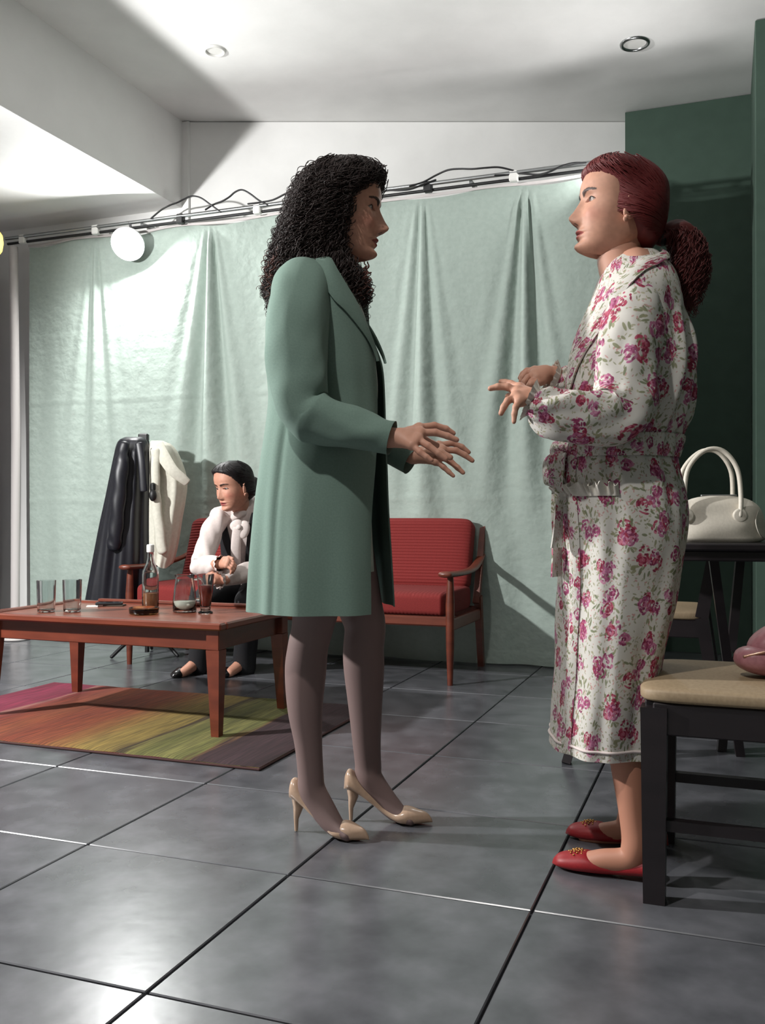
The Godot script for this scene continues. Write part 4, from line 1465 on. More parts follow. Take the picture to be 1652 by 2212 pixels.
func woman_in_coat():
	var t := thing("person", "woman with long dark curly hair in a sage green coat, both hands held out", "person")
	var sk := lin(196, 146, 124)
	var tights := lin(120, 98, 96)
	var m := MB.new()
	m.col = sk
	var R := frame(Vector3(1.0, -0.03, 0.10))
	var base := gp(740, 562, 0.0)
	head(m, base, R, 1.13, {"skin": sk, "lip": lin(150, 72, 66), "brow": lin(40, 26, 22), "blush": lin(186, 118, 102), "nose": 1.05})
	chain(m, [base + R * Vector3(0, 0.06, -0.02), gp(728, 572), gp(708, 620)], [Vector2(0.052, 0.055), Vector2(0.052, 0.056), Vector2(0.075, 0.07)], 22, 5)
	chain(m, [gp(705, 600), gp(692, 680), gp(702, 800), gp(704, 900), gp(694, 1010), gp(692, 1100)], [Vector2(0.10, 0.07), Vector2(0.145, 0.10), Vector2(0.125, 0.10), Vector2(0.12, 0.095), Vector2(0.155, 0.12), Vector2(0.13, 0.10)], 20, 4)
	# arms
	chain(m, [px(652, 605, 2.38), px(642, 740, 2.33), px(662, 892, 2.305), px(760, 922, 2.28), px(838, 945, 2.262)], [0.05, 0.045, 0.04, 0.034, 0.026], 14, 5)
	chain(m, [px(740, 610, 2.66), px(745, 740, 2.70), px(765, 880, 2.69), px(840, 955, 2.64), px(896, 984, 2.605)], [0.05, 0.045, 0.04, 0.034, 0.025], 14, 5)
	# near hand
	hand(m, px(862, 946, 2.258), px(838, 945, 2.262), [
		[px(905, 924, 2.292), px(938, 919, 2.305), px(963, 926, 2.31), px(979, 936, 2.315)],
		[px(907, 935, 2.266), px(940, 934, 2.268), px(967, 942, 2.268), px(986, 950, 2.268)],
		[px(902, 949, 2.24), px(925, 963, 2.222), px(947, 979, 2.215), px(963, 991, 2.212)],
		[px(890, 961, 2.222), px(907, 977, 2.205), px(921, 987, 2.20), px(932, 994, 2.197)]],
		[px(890, 944, 2.30), px(918, 952, 2.33), px(942, 962, 2.345)], sk)
	# far hand
	hand(m, px(914, 983, 2.60), px(892, 983, 2.607), [
		[px(948, 962, 2.625), px(976, 957, 2.63), px(997, 965, 2.632), px(1012, 977, 2.634)],
		[px(955, 972, 2.605), px(984, 973, 2.605), px(1004, 983, 2.605), px(1020, 995, 2.605)],
		[px(951, 985, 2.585), px(973, 997, 2.58), px(988, 1010, 2.578), px(1000, 1021, 2.576)],
		[px(942, 996, 2.57), px(958, 1009, 2.562), px(969, 1019, 2.56), px(979, 1028, 2.558)]],
		[px(930, 972, 2.56), px(952, 978, 2.545), px(972, 988, 2.54)], sk * 0.97)
	# legs in tights
	m.col = tights
	chain(m, [gp(694, 1060, 0.075), gp(688, 1180, 0.075), px(682, 1300, 2.445), px(676, 1351, 2.45), px(665, 1400, 2.455), px(660, 1450, 2.46), px(659, 1529, 2.463), px(666, 1605, 2.467), px(671, 1669, 2.472), px(674, 1705, 2.474), px(694, 1742, 2.462), px(722, 1782, 2.446), px(752, 1806, 2.430)],
		[0.085, 0.082, 0.066, 0.056, 0.054, 0.055, 0.047, 0.037, 0.0345, 0.036, Vector2(0.030, 0.034), Vector2(0.031, 0.027), Vector2(0.033, 0.014)], 22, 6)
	chain(m, [gp(706, 1060, -0.075), gp(742, 1180, -0.07), px(775, 1300, 2.575), px(788, 1351, 2.578), px(785, 1400, 2.58), px(786, 1442, 2.582), px(789, 1529, 2.583), px(792, 1605, 2.584), px(795, 1650, 2.584), px(797, 1680, 2.582), px(822, 1716, 2.575), px(855, 1752, 2.566), px(888, 1772, 2.555)],
		[0.085, 0.078, 0.064, 0.058, 0.057, 0.057, 0.047, 0.0395, 0.037, 0.038, Vector2(0.030, 0.034), Vector2(0.031, 0.027), Vector2(0.033, 0.014)], 22, 6)
	part("body", m, skin_mat(), t)
	# dress under the coat
	m = MB.new()
	var P := PackedVector3Array()
	for i in 50:
		var y := lerpf(598.0, 1232.0, i / 49.0)
		for j in 60:
			var ph := TAU * j / 60.0
			var q := coat_point(y, ph, -0.016)
			var c := gp((tab(y, GY, GB) + tab(y, GY, GF)) * 0.5, y)
			if i == 0: q = c.lerp(q, 0.55)
			q.x = c.x + (q.x - c.x) * (0.985 if y < 830.0 else lerpf(0.985, 0.80, smoothstep(830.0, 1000.0, y)))
			P.append(q)
	m.grid(P, 50, 60, true)
	part("dress", m, mat_noise(Color8(150, 158, 146), Color8(164, 171, 160), 0.05, 5.0, 0.85, 4, 50), t, "pale grey-green top under the coat")
	# coat shell, open at the front
	var wool := mat_noise(Color8(100, 122, 112), Color8(112, 134, 123), 0.08, 7.0, 0.9, 5, 51)
	m = MB.new()
	P = PackedVector3Array()
	var rows := 130
	var cols := 150
	for i in rows:
		var y := lerpf(562.0, 1312.0, i / float(rows - 1))
		var near := tab(y, [562, 600, 680, 760, 800, 900, 1000, 1100, 1200, 1312], [1.35, 1.15, 0.80, 0.52, 0.50, 0.54, 0.62, 0.72, 0.80, 0.86])
		var far := tab(y, [562, 600, 680, 760, 800, 900, 1000, 1312], [1.35, 1.15, 0.60, 0.25, 0.10, 0.06, 0.05, 0.05])
		for j in cols:
			var ph := lerpf(near, TAU - far, j / float(cols - 1))
			P.append(coat_point(y, ph))
	m.sheet(P, rows, cols, 0.004, 1, 1, PackedVector2Array(), true)
	var coat := part("coat", m, wool, t)
	# sleeves
	var fold := func(s: float, a: float) -> float:
		return 1.0 + 0.05 * gs(s - 0.50, 0.05) * sin(a * 2.0 + 1.0) + 0.035 * sin(a * 3.0 + s * 22.0) * smoothstep(0.25, 0.5, s) * (1.0 - smoothstep(0.9, 1.0, s)) + 0.09 * gs(s - 0.615, 0.022) * (0.6 + 0.4 * sin(a)) - 0.11 * gs(s - 0.565, 0.018) * (0.5 - 0.5 * sin(a + 0.6)) + 0.10 * cloth_noise.get_noise_3d(cos(a) * 30.0, sin(a) * 30.0 + 90.0, s * 190.0)
	m = MB.new()
	var pts := MB.spline([px(668, 592, 2.42), px(655, 612, 2.37), px(645, 665, 2.335), px(641, 750, 2.318), px(645, 825, 2.308), px(658, 880, 2.30), px(700, 908, 2.292), px(760, 924, 2.28), px(810, 938, 2.27), px(846, 947, 2.262)], 8)
	var rad := MB.spline([Vector2(0.04, 0.05), Vector2(0.062, 0.072), Vector2(0.068, 0.076), Vector2(0.067, 0.075), Vector2(0.064, 0.074), Vector2(0.060, 0.068), Vector2(0.058, 0.060), Vector2(0.052, 0.053), Vector2(0.044, 0.045), Vector2(0.042, 0.042)], 8)
	m.tube(pts, rad, 40, 0, Vector3(0.001, 0, 1), fold)
	m.tube([px(846, 947, 2.262), px(838, 945, 2.264), px(800, 936, 2.273)], [Vector2(0.042, 0.042), Vector2(0.038, 0.038), Vector2(0.034, 0.034)], 30, 0)
	part("sleeve", m, wool, coat)
	m = MB.new()
	pts = MB.spline([px(735, 600, 2.62), px(742, 640, 2.67), px(745, 740, 2.70), px(762, 880, 2.69), px(800, 938, 2.665), px(845, 968, 2.635), px(888, 996, 2.612)], 8)
	rad = MB.spline([0.05, 0.065, 0.07, 0.062, 0.054, 0.046, 0.040], 8)
	m.tube(pts, rad, 30, 0, Vector3(0.001, 0, 1), fold)
	m.tube([px(888, 996, 2.612), px(880, 992, 2.616), px(850, 972, 2.633)], [0.040, 0.036, 0.03], 24, 0)
	part("sleeve", m, wool, coat)
	# lapel on the near side, proud of the coat front
	m = MB.new()
	P = PackedVector3Array()
	for i in 40:
		var u := i / 39.0
		var y := lerpf(572.0, 792.0, u)
		var inner := tab(y, [562, 600, 680, 760, 800], [1.33, 1.13, 0.78, 0.52, 0.50])
		var width := tab(u, [0.0, 0.2, 0.45, 0.55, 1.0], [0.34, 0.46, 0.50, 0.40, 0.05])
		for j in 8:
			P.append(coat_point(y + 4.0 * j * (1.0 - u) * 0.5, inner - 0.03 + width * j / 7.0, 0.006 + 0.006 * sin(PI * j / 7.0)))
	m.sheet(P, 40, 8, 0.005)
	part("lapel", m, wool, coat)
	m = MB.new()
	P = PackedVector3Array()
	for i in 40:
		var u := i / 39.0
		var y := lerpf(572.0, 780.0, u)
		var inner := tab(y, [562, 600, 680, 760, 800], [1.33, 1.13, 0.58, 0.23, 0.08])
		for j in 6:
			P.append(coat_point(y, TAU - inner + 0.02 - lerpf(0.34, 0.06, u) * j / 5.0, 0.007))
	m.sheet(P, 40, 6, 0.005)
	part("lapel", m, wool, coat)
	# collar roll behind the neck
	m = MB.new()
	pts = []
	rad = []
	for k in 15:
		var ph := lerpf(1.25, TAU - 1.25, k / 14.0)
		pts.append(coat_point(566.0, ph, 0.004) + Vector3(0, 0.008, 0)); rad.append(Vector2(0.007, 0.022))
	m.tube(pts, rad, 12, 2, Vector3(0, 1, 0.001))
	part("collar", m, wool, coat)
	# shoes
	var nude := mat_noise(Color8(172, 144, 122), Color8(184, 156, 134), 0.05, 6.0, 0.22, 3, 52)
	for q in [[640, 1795, 1700.0 / 682.0, 797, 1817, 1700.0 / 704.0], [758, 1772, 1700.0 / 659.0, 934, 1779, 1700.0 / 666.0]]:
		m = MB.new()
		var hl := px(q[0], q[1], q[2]); hl.y = 0
		var to := px(q[3], q[4], q[5]); to.y = 0
		shoe(m, hl, to, 0.088, 1.0, 1.0)
		part("shoe", m, nude, t, "glossy beige pointed high-heeled pump")
	# hair
	m = MB.new()
	var T := {"t": [-0.112, -0.098, -0.087, -0.042, 0.0, 0.047, 0.091, 0.135, 0.18, 0.212, 0.232, 0.243, 0.247], "f": [0.02, 0.045, 0.055, 0.045, 0.015, 0.010, 0.024, 0.036, 0.078, 0.088, 0.066, 0.036, 0.002], "b": [0.10, 0.165, 0.178, 0.168, 0.158, 0.145, 0.129, 0.117, 0.102, 0.080, 0.055, 0.030, 0.002], "w": [0.05, 0.086, 0.096, 0.100, 0.104, 0.110, 0.114, 0.112, 0.100, 0.078, 0.053, 0.028, 0.002]}
	hair_volume(m, base, R, 1.13, T, 0.010)
	var rng := RandomNumberGenerator.new(); rng.seed = 9
	for k in 2100:
		var ph := rng.randf() * TAU
		var t0 := rng.randf_range(-0.02, 0.24)
		var ln := rng.randf_range(0.07, 0.17)
		var path := []
		var wob := rng.randf_range(-0.25, 0.25)
		var gr := rng.randf_range(0.000, 0.010) if k % 9 else rng.randf_range(0.008, 0.020)
		var np := 34
		var bottom := t0 - ln < -0.08
		for i in np:
			var u := i / float(np - 1)
			var tt := maxf(t0 - ln * u, -0.135 + rng.randf() * 0.0)
			var q := hv(T, maxf(tt, -0.098), ph + wob * u, gr + 0.004 * u)
			if tt < -0.098: q.y = tt
			path.append(base + R * (q * 1.13))
		curl(m, path, 0.0013, rng.randf_range(0.004, 0.010), rng.randf_range(3.0, 6.5) * ln / 0.12, rng.randf() * TAU)
	part("hair", m, hair_mat(42, 28, 25), t)
	# loose ringlets, the reddish brown ends of the hair
	m = MB.new()
	for k in 70:
		var front := k < 26
		var u0 := rng.randf()
		var st := gp(lerpf(752, 796, u0), rng.randf_range(575, 600), rng.randf_range(-0.02, 0.09)) if front else gp(lerpf(584, 628, u0), rng.randf_range(500, 575) + (628 - lerpf(584, 628, u0)) * 0.9, rng.randf_range(-0.06, 0.10))
		var path := []
		var l := rng.randf_range(0.05, 0.09)
		var lean := rng.randf_range(-0.015, 0.02) if front else rng.randf_range(-0.03, 0.0)
		for i in 30:
			var u := i / 29.0
			path.append(st + Vector3(lean * u, -l * u, 0.01 * sin(u * 3.0 + k)))
		curl(m, path, 0.0017, rng.randf_range(0.005, 0.009), rng.randf_range(2.5, 4.0), rng.randf() * TAU)
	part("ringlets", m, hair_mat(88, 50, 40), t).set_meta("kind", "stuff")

# ---------------------------------------------------------------- woman in the floral robe
var cloth_noise := FastNoiseLite.new()
const RD := 2.30
const RS := 869.6
func rp(x: float, y: float, dz := 0.0) -> Vector3:
	return Vector3((x - 826.0) / RS, EYE + (HORIZON - y) / RS, -RD + dz)

const RY := [548, 560, 578, 600, 640, 690, 740, 790, 850, 910, 950, 970, 1000, 1050, 1110, 1180, 1260, 1350, 1450, 1550, 1608]
const RF := [1336, 1322, 1306, 1296, 1281, 1260, 1242, 1228, 1220, 1217, 1214, 1213, 1206, 1202, 1204, 1209, 1210, 1206, 1202, 1196, 1191]
const RB := [1420, 1430, 1440, 1448, 1457, 1468, 1480, 1486, 1484, 1472, 1456, 1450, 1452, 1464, 1469, 1464, 1450, 1432, 1414, 1404, 1402]
const RW := [0.052, 0.07, 0.10, 0.135, 0.165, 0.172, 0.172, 0.170, 0.166, 0.158, 0.150, 0.148, 0.156, 0.176, 0.186, 0.188, 0.184, 0.180, 0.176, 0.175, 0.177]

func robe_point(y: float, ph: float, grow := 0.0) -> Vector3:
	var xf := tab(y, RY, RF)
	var xb := tab(y, RY, RB)
	var w := tab(y, RY, RW)
	var lo := smoothstep(990.0, 1250.0, y)
	var k := 1.0 + lo * (0.030 * sin(ph * 6.0 + 0.5) + 0.020 * sin(ph * 11.0 + 1.4 + y * 0.0015))
	k += 0.026 * gs(y - 965.0, 70.0) * sin(ph * 21.0 + y * 0.004)
	k += 0.016 * smoothstep(980.0, 1050.0, y) * (1.0 - smoothstep(1150.0, 1400.0, y)) * sin(ph * 15.0 + 0.6 + 0.004 * y)
	k += 0.010 * sin(ph * 3.0 + y * 0.035 + 2.0 * sin(ph * 2.0)) * smoothstep(600.0, 680.0, y)
	# slanting folds over the back of the blouse
	k += 0.055 * smoothstep(1.75, 2.3, ph) * (1.0 - smoothstep(4.0, 4.6, ph)) * smoothstep(660.0, 740.0, y) * (1.0 - smoothstep(900.0, 950.0, y)) * sin(ph * 17.0 + y * 0.012)
	k += 0.012 * sin(ph * 5.0 + y * 0.02) * (1.0 - lo)
	k += (0.085 if y < 960.0 else 0.05) * smoothstep(600.0, 700.0, y) * cloth_noise.get_noise_3d(cos(ph) * 60.0, sin(ph) * 60.0, y * 0.10 + 25.0 * sin(ph + 1.0))
	var cs := signf(cos(ph)) * pow(absf(cos(ph)), 0.86)
	var sn := signf(sin(ph)) * pow(absf(sin(ph)), 0.86)
	var hx := (xb - xf) * 0.5 / RS + grow
	return rp((xb + xf) * 0.5, y) + Vector3(-hx * cs * k, 0, (w + grow) * sn * k)

func woman_in_robe():
	var t := thing("person", "red-haired woman with a ponytail in a white floral dressing gown and red slippers", "person")
	var sk := lin(190, 141, 118)
	var m := MB.new()
	m.col = sk
	var R := frame(Vector3(-0.985, 0.16, 0.05))
	var base := Vector3(0.562, 1.487, -2.30)
	head(m, base, R, 1.08, {"skin": sk, "lip": lin(168, 92, 84), "brow": lin(44, 28, 24), "blush": lin(190, 124, 106), "nose": 0.95})
	chain(m, [base + R * Vector3(0, 0.06, -0.025), rp(1338, 560), rp(1362, 610)], [Vector2(0.050, 0.052), Vector2(0.050, 0.055), Vector2(0.075, 0.07)], 22, 5)
	chain(m, [rp(1366, 590), rp(1370, 680), rp(1355, 800), rp(1340, 900), rp(1330, 1010), rp(1335, 1110)], [Vector2(0.10, 0.06), Vector2(0.14, 0.09), Vector2(0.13, 0.095), Vector2(0.115, 0.09), Vector2(0.145, 0.12), Vector2(0.13, 0.11)], 20, 4)
	chain(m, [px(1385, 650, 2.19), px(1358, 760, 2.15), px(1352, 870, 2.12), px(1260, 885, 2.11), px(1165, 866, 2.118)], [0.05, 0.045, 0.04, 0.034, 0.025], 14, 5)
	chain(m, [px(1350, 650, 2.44), px(1310, 760, 2.47), px(1290, 840, 2.47), px(1240, 830, 2.45), px(1195, 810, 2.43)], [0.05, 0.045, 0.04, 0.033, 0.025], 14, 5)
	hand(m, px(1146, 860, 2.12), px(1166, 866, 2.118), [
		[px(1122, 837, 2.152), px(1104, 829, 2.172), px(1092, 826, 2.182), px(1082, 824, 2.19)],
		[px(1118, 846, 2.126), px(1097, 836, 2.132), px(1076, 835, 2.136), px(1059, 839, 2.14)],
		[px(1115, 857, 2.10), px(1097, 865, 2.088), px(1088, 879, 2.084), px(1082, 893, 2.082)],
		[px(1122, 867, 2.082), px(1114, 879, 2.072), px(1111, 894, 2.070), px(1110, 911, 2.068)]],
		[px(1130, 853, 2.165), px(1112, 852, 2.19), px(1098, 856, 2.205)], sk, 0.96)
	hand(m, px(1180, 808, 2.425), px(1196, 812, 2.43), [
		[px(1155, 800, 2.44), px(1138, 801, 2.448), px(1129, 808, 2.45), px(1123, 816, 2.452)],
		[px(1154, 803, 2.42), px(1137, 806, 2.418), px(1129, 814, 2.416), px(1125, 823, 2.415)],
		[px(1155, 809, 2.40), px(1140, 815, 2.393), px(1133, 824, 2.39), px(1131, 833, 2.388)],
		[px(1159, 816, 2.385), px(1147, 824, 2.376), px(1142, 832, 2.373), px(1140, 840, 2.371)]],
		[px(1170, 822, 2.39), px(1157, 829, 2.375), px(1146, 830, 2.366)], sk * 0.97, 0.96)
	# legs
	var leg := lin(176, 122, 98)
	m.col = leg
	chain(m, [rp(1335, 1120, 0.08), rp(1335, 1300, 0.075), px(1345, 1450, 2.225), px(1352, 1560, 2.205), px(1360, 1660, 2.19), px(1368, 1760, 2.175), px(1373, 1825, 2.168), px(1355, 1856, 2.172), px(1300, 1858, 2.195), px(1250, 1860, 2.218)],
		[0.085, 0.075, 0.056, 0.054, 0.044, 0.034, 0.034, Vector2(0.027, 0.032), Vector2(0.026, 0.027), Vector2(0.026, 0.016)], 20, 6)
	chain(m, [rp(1345, 1120, -0.08), rp(1352, 1300, -0.075), px(1362, 1450, 2.37), px(1364, 1560, 2.375), px(1362, 1640, 2.38), px(1362, 1710, 2.385), px(1362, 1765, 2.388), px(1345, 1793, 2.395), px(1300, 1800, 2.415), px(1262, 1802, 2.44)],
		[0.085, 0.075, 0.056, 0.054, 0.044, 0.034, 0.034, Vector2(0.027, 0.032), Vector2(0.026, 0.027), Vector2(0.026, 0.016)], 20, 6)
	part("body", m, skin_mat(), t)
	# robe
	var cloth := floral()
	var frill := mat_noise(Color8(206, 200, 190), Color8(222, 217, 207), 0.08, 12.0, 0.85, 4, 54)
	m = MB.new()
	var P := PackedVector3Array()
	var UV := PackedVector2Array()
	var rows := 170
	var cols := 150
	for i in rows:
		var y := lerpf(548.0, 1608.0, i / float(rows - 1))
		for j in cols + 1:
			var ph := TAU * j / cols
			if j < cols: P.append(robe_point(y, ph))
			UV.append(Vector2(3.0 * j / cols, (y - 548.0) / RS / 0.40))
	m.grid(P, rows, cols, true, 1, 1, PackedColorArray(), UV)
	var robe := part("dressing_gown", m, cloth, t, "white cotton gown printed with magenta roses")
	# sleeves with gathered frilled cuffs
	var fold := func(s: float, a: float) -> float:
		return 1.0 + 0.08 * sin(a * 4.0 + s * 18.0 + 1.5 * sin(s * 14.0)) * smoothstep(0.35, 0.55, s) + 0.06 * sin(a * 7.0 + s * 31.0) * smoothstep(0.6, 0.95, s) + 0.035 * sin(a * 3.0 + s * 9.0) + 0.12 * cloth_noise.get_noise_3d(cos(a) * 40.0, sin(a) * 40.0, s * 260.0)
	m = MB.new()
	var pts := MB.spline([px(1392, 628, 2.22), px(1380, 655, 2.185), px(1366, 710, 2.16), px(1354, 790, 2.14), px(1350, 860, 2.125), px(1328, 898, 2.115), px(1275, 902, 2.11), px(1215, 893, 2.11), px(1170, 878, 2.115), px(1150, 868, 2.12)], 8)
	var rad := MB.spline([Vector2(0.04, 0.05), Vector2(0.058, 0.066), Vector2(0.066, 0.074), Vector2(0.068, 0.073), Vector2(0.068, 0.072), Vector2(0.066, 0.068), Vector2(0.062, 0.064), Vector2(0.058, 0.060), Vector2(0.046, 0.048), Vector2(0.032, 0.034)], 8)
	m.tube(pts, rad, 48, 0, Vector3(0.001, 0, 1), fold, 1.0, 1.6)
	part("sleeve", m, cloth, robe)
	m = MB.new()
	m.tube([px(1156, 871, 2.119), px(1152, 869, 2.12), px(1146, 866, 2.121), px(1141, 864, 2.122)], [0.032, 0.034, 0.040, 0.046], 60, 0, Vector3(0.001, 0, 1), func(s, a): return 1.0 + 0.13 * s * sin(a * 15.0))
	part("cuff_frill", m, frill, robe)
	m = MB.new()
	pts = MB.spline([px(1365, 630, 2.40), px(1345, 660, 2.43), px(1315, 750, 2.47), px(1290, 830, 2.475), px(1250, 838, 2.46), px(1215, 826, 2.44), px(1198, 817, 2.432)], 8)
	rad = MB.spline([0.045, 0.06, 0.066, 0.062, 0.056, 0.046, 0.032], 8)
	m.tube(pts, rad, 36, 0, Vector3(0.001, 0, 1), fold, 1.0, 1.4)
	part("sleeve", m, cloth, robe)
	m = MB.new()
	m.tube([px(1200, 818, 2.432), px(1195, 816, 2.431), px(1188, 813, 2.43)], [0.032, 0.037, 0.043], 60, 0, Vector3(0.001, 0, 1), func(s, a): return 1.0 + 0.13 * s * sin(a * 15.0))
	part("cuff_frill", m, frill, robe)
	# collar band from the nape down the front edge
	m = MB.new()
	P = PackedVector3Array()
	for i in 50:
		var u := i / 49.0
		var y := lerpf(546.0, 905.0, smoothstep(0.0, 1.0, u) * 0.4 + u * 0.6)
		var ph := tab(u, [0.0, 0.12, 0.25, 0.5, 0.8, 1.0], [3.1, 2.1, 1.15, 0.55, 0.12, 0.0])
		for j in 7:
			P.append(robe_point(y, ph + (j - 3.0) * lerpf(0.10, 0.045, u), 0.003 + 0.004 * sin(PI * j / 6.0)) + Vector3(0, 0.004 if u < 0.2 else 0.0, 0))
	m.sheet(P, 50, 7, 0.004, 0.2, 1.5)
	part("collar_band", m, cloth, robe)
	# front edge of the wrap down to the hem
	m = MB.new()
	P = PackedVector3Array()
	for i in 60:
		var y := lerpf(985.0, 1606.0, i / 59.0)
		for j in 5:
			P.append(robe_point(y, 0.42 + 0.05 * j, 0.0010 + 0.003 * sin(PI * j / 4.0)))
	m.sheet(P, 60, 5, 0.002, 0.15, 2.0)
	part("front_edge", m, cloth, robe)
	m = MB.new()
	pts = []
	for j in 91:
		pts.append(robe_point(1588.0, TAU * j / 90.0, 0.001))
	m.tube(pts, range(91).map(func(_i): return 0.0035), 6, 0)
	part("hem_seam", m, mat(214, 200, 196, 0.9), robe)
	# sash: band round the waist, knot and hanging ends
	m = MB.new()
	P = PackedVector3Array()
	for i in 9:
		var y := lerpf(945.0, 992.0, i / 8.0)
		for j in 100:
			P.append(robe_point(y, TAU * j / 100.0, 0.004 + 0.007 * sin(PI * i / 8.0)))
	m.grid(P, 9, 100, true, 4.0, 0.15)
	var sash := part("sash", m, cloth, t)
	m = MB.new()
	m.pillow(rp(1206, 976, 0.03), Vector3(0.026, 0.03, 0.035), 0.9, 0.9)
	part("knot", m, cloth, sash)
	m = MB.new()
	m.tube(MB.spline([rp(1204, 980, 0.03), rp(1186, 990, 0.06), rp(1182, 1025, 0.075), rp(1192, 1048, 0.06), rp(1200, 1000, 0.04)], 6), MB.spline([0.008, Vector2(0.028, 0.007), Vector2(0.03, 0.008), Vector2(0.03, 0.007), 0.008].map(func(v): return v if v is Vector2 else Vector2(v, v)), 6), 12, 2)
	part("bow_loop", m, cloth, sash)
	for q in 2:
		m = MB.new()
		P = PackedVector3Array()
		for i in 40:
			var u := i / 39.0
			var y := lerpf(985.0, 1242.0 if q == 0 else 1180.0, u)
			for j in 8:
				var v := (j / 7.0 - 0.5)
				P.append(rp(lerpf(1202, 1190 - q * 4, sqrt(u)) + 26.0 * v * (0.4 + 0.6 * u), y, 0.05 + 0.035 * q + 0.03 * v * sin(u * 5.0 + q) + 0.012 * u))
		m.sheet(P, 40, 8, 0.004, 0.12, 0.8)
		part("sash_end", m, cloth, sash)
	# frill over the hip pocket
	m = MB.new()
	P = PackedVector3Array()
	for i in 5:
		var u := i / 4.0
		for j in 120:
			var ph := lerpf(0.10, 1.35, j / 119.0)
			P.append(robe_point(1074.0 - 24.0 * u + 5.0 * sin(j * 0.55 + 1.0) * u, ph, 0.003 + 0.012 * u + 0.010 * u * sin(j * 0.55 + 2.0 * sin(j * 0.17))))
	m.sheet(P, 5, 120, 0.002, 0.5, 0.05)
	part("pocket_frill", m, frill, robe)
	# slippers
	var red := mat_noise(Color8(128, 14, 22), Color8(152, 22, 30), 0.06, 8.0, 0.5, 4, 53)
	var gold := mat(196, 150, 84, 0.4, 0.7)
	var near_toe := Vector3(0.412, 0, -2.252)
	var far_toe := Vector3(0.486, 0, -2.462)
	for q in [near_toe, far_toe]:
		m = MB.new()
		var hl: Vector3 = q + Vector3(0.222, 0, 0.10)
		shoe(m, hl, q, 0.012, 1.08, 0.15, 1.0)
		var s := part("slipper", m, red, t, "red slipper with gold embroidery")
		m = MB.new()
		var f: Vector3 = (q - hl).normalized()
		for k in 26:
			var a := k * 2.4
			var rr := 0.004 + 0.0008 * k
			var p: Vector3 = q - f * 0.062 + f * rr * cos(a) + f.cross(Vector3.UP) * rr * sin(a)
			m.pillow(p + Vector3(0, 0.048 - rr * rr * 12.0 - 0.12 * (f * rr * cos(a)).dot(f), 0), Vector3(0.0026, 0.0022, 0.0026), 1.0, 1.0, Basis.IDENTITY, 5, 6)
		part("embroidery", m, gold, s)
	# hair: smooth cap drawn back to a ponytail
	var hm := hair_mat(98, 25, 25)
	m = MB.new()
	var T := {"t": [0.028, 0.04, 0.055, 0.075, 0.095, 0.115, 0.135, 0.155, 0.172, 0.188, 0.205, 0.222, 0.233, 0.239], "f": [-0.07, -0.045, -0.032, -0.010, 0.012, 0.028, 0.043, 0.058, 0.077, 0.090, 0.083, 0.064, 0.037, 0.002], "b": [0.085, 0.095, 0.102, 0.108, 0.111, 0.112, 0.112, 0.110, 0.108, 0.103, 0.090, 0.066, 0.038, 0.002], "w": [0.01, 0.045, 0.062, 0.074, 0.0855, 0.0865, 0.085, 0.083, 0.081, 0.078, 0.070, 0.054, 0.032, 0.002]}
	hair_volume(m, base, R, 1.08, T, 0.0015)
	var rng := RandomNumberGenerator.new(); rng.seed = 19
	combed(m, base, R, 1.08, T, Vector3(0, 0.072, -0.112), 800, 0.0015, rng)
	part("hair", m, hm, t)
	m = MB.new()
	var tie := base + R * (Vector3(0, 0.070, -0.112) * 1.08)
	var tail := [tie, rp(1468, 500), rp(1486, 535), rp(1490, 585), rp(1484, 630), rp(1490, 668)]
	m.tube(MB.spline(tail, 6), MB.spline([0.020, 0.030, 0.038, 0.038, 0.026, 0.006], 6), 18, 2, Vector3(0.001, 0, 1), func(s, a): return 1.0 + 0.12 * sin(a * 5.0 + s * 20.0))
	var tp := MB.spline(tail, 6)
	var tr := MB.spline([0.016, 0.032, 0.044, 0.046, 0.036, 0.014], 6)
	for k in 330:
		var i0 := rng.randi_range(0, 20)
		var an := rng.randf() * TAU
		var ln := rng.randi_range(7, 11)
		var path := []
		for i in 28:
			var u := i / 27.0
			var f := minf(i0 + ln * u, tp.size() - 1.001)
			var a := int(f)
			var c: Vector3 = tp[a].lerp(tp[a + 1], f - a)
			var r: float = lerpf(tr[a], tr[a + 1], f - a)
			path.append(c + Vector3(cos(an), 0.1 * sin(an * 2.0), sin(an)) * r + Vector3(0, -0.02 * u * u, 0))
		curl(m, path, 0.0017, rng.randf_range(0.003, 0.008), rng.randf_range(2.0, 3.5), rng.randf() * TAU)
	part("ponytail", m, hair_mat(84, 28, 25), t)
	m = MB.new(); m.lathe([Vector2(0.016, -0.008), Vector2(0.022, -0.004), Vector2(0.023, 0.004), Vector2(0.017, 0.009)], tie, 18, Basis(Vector3(0, 0, 1), -1.3))
	part("hair_tie", m, M.black, t)

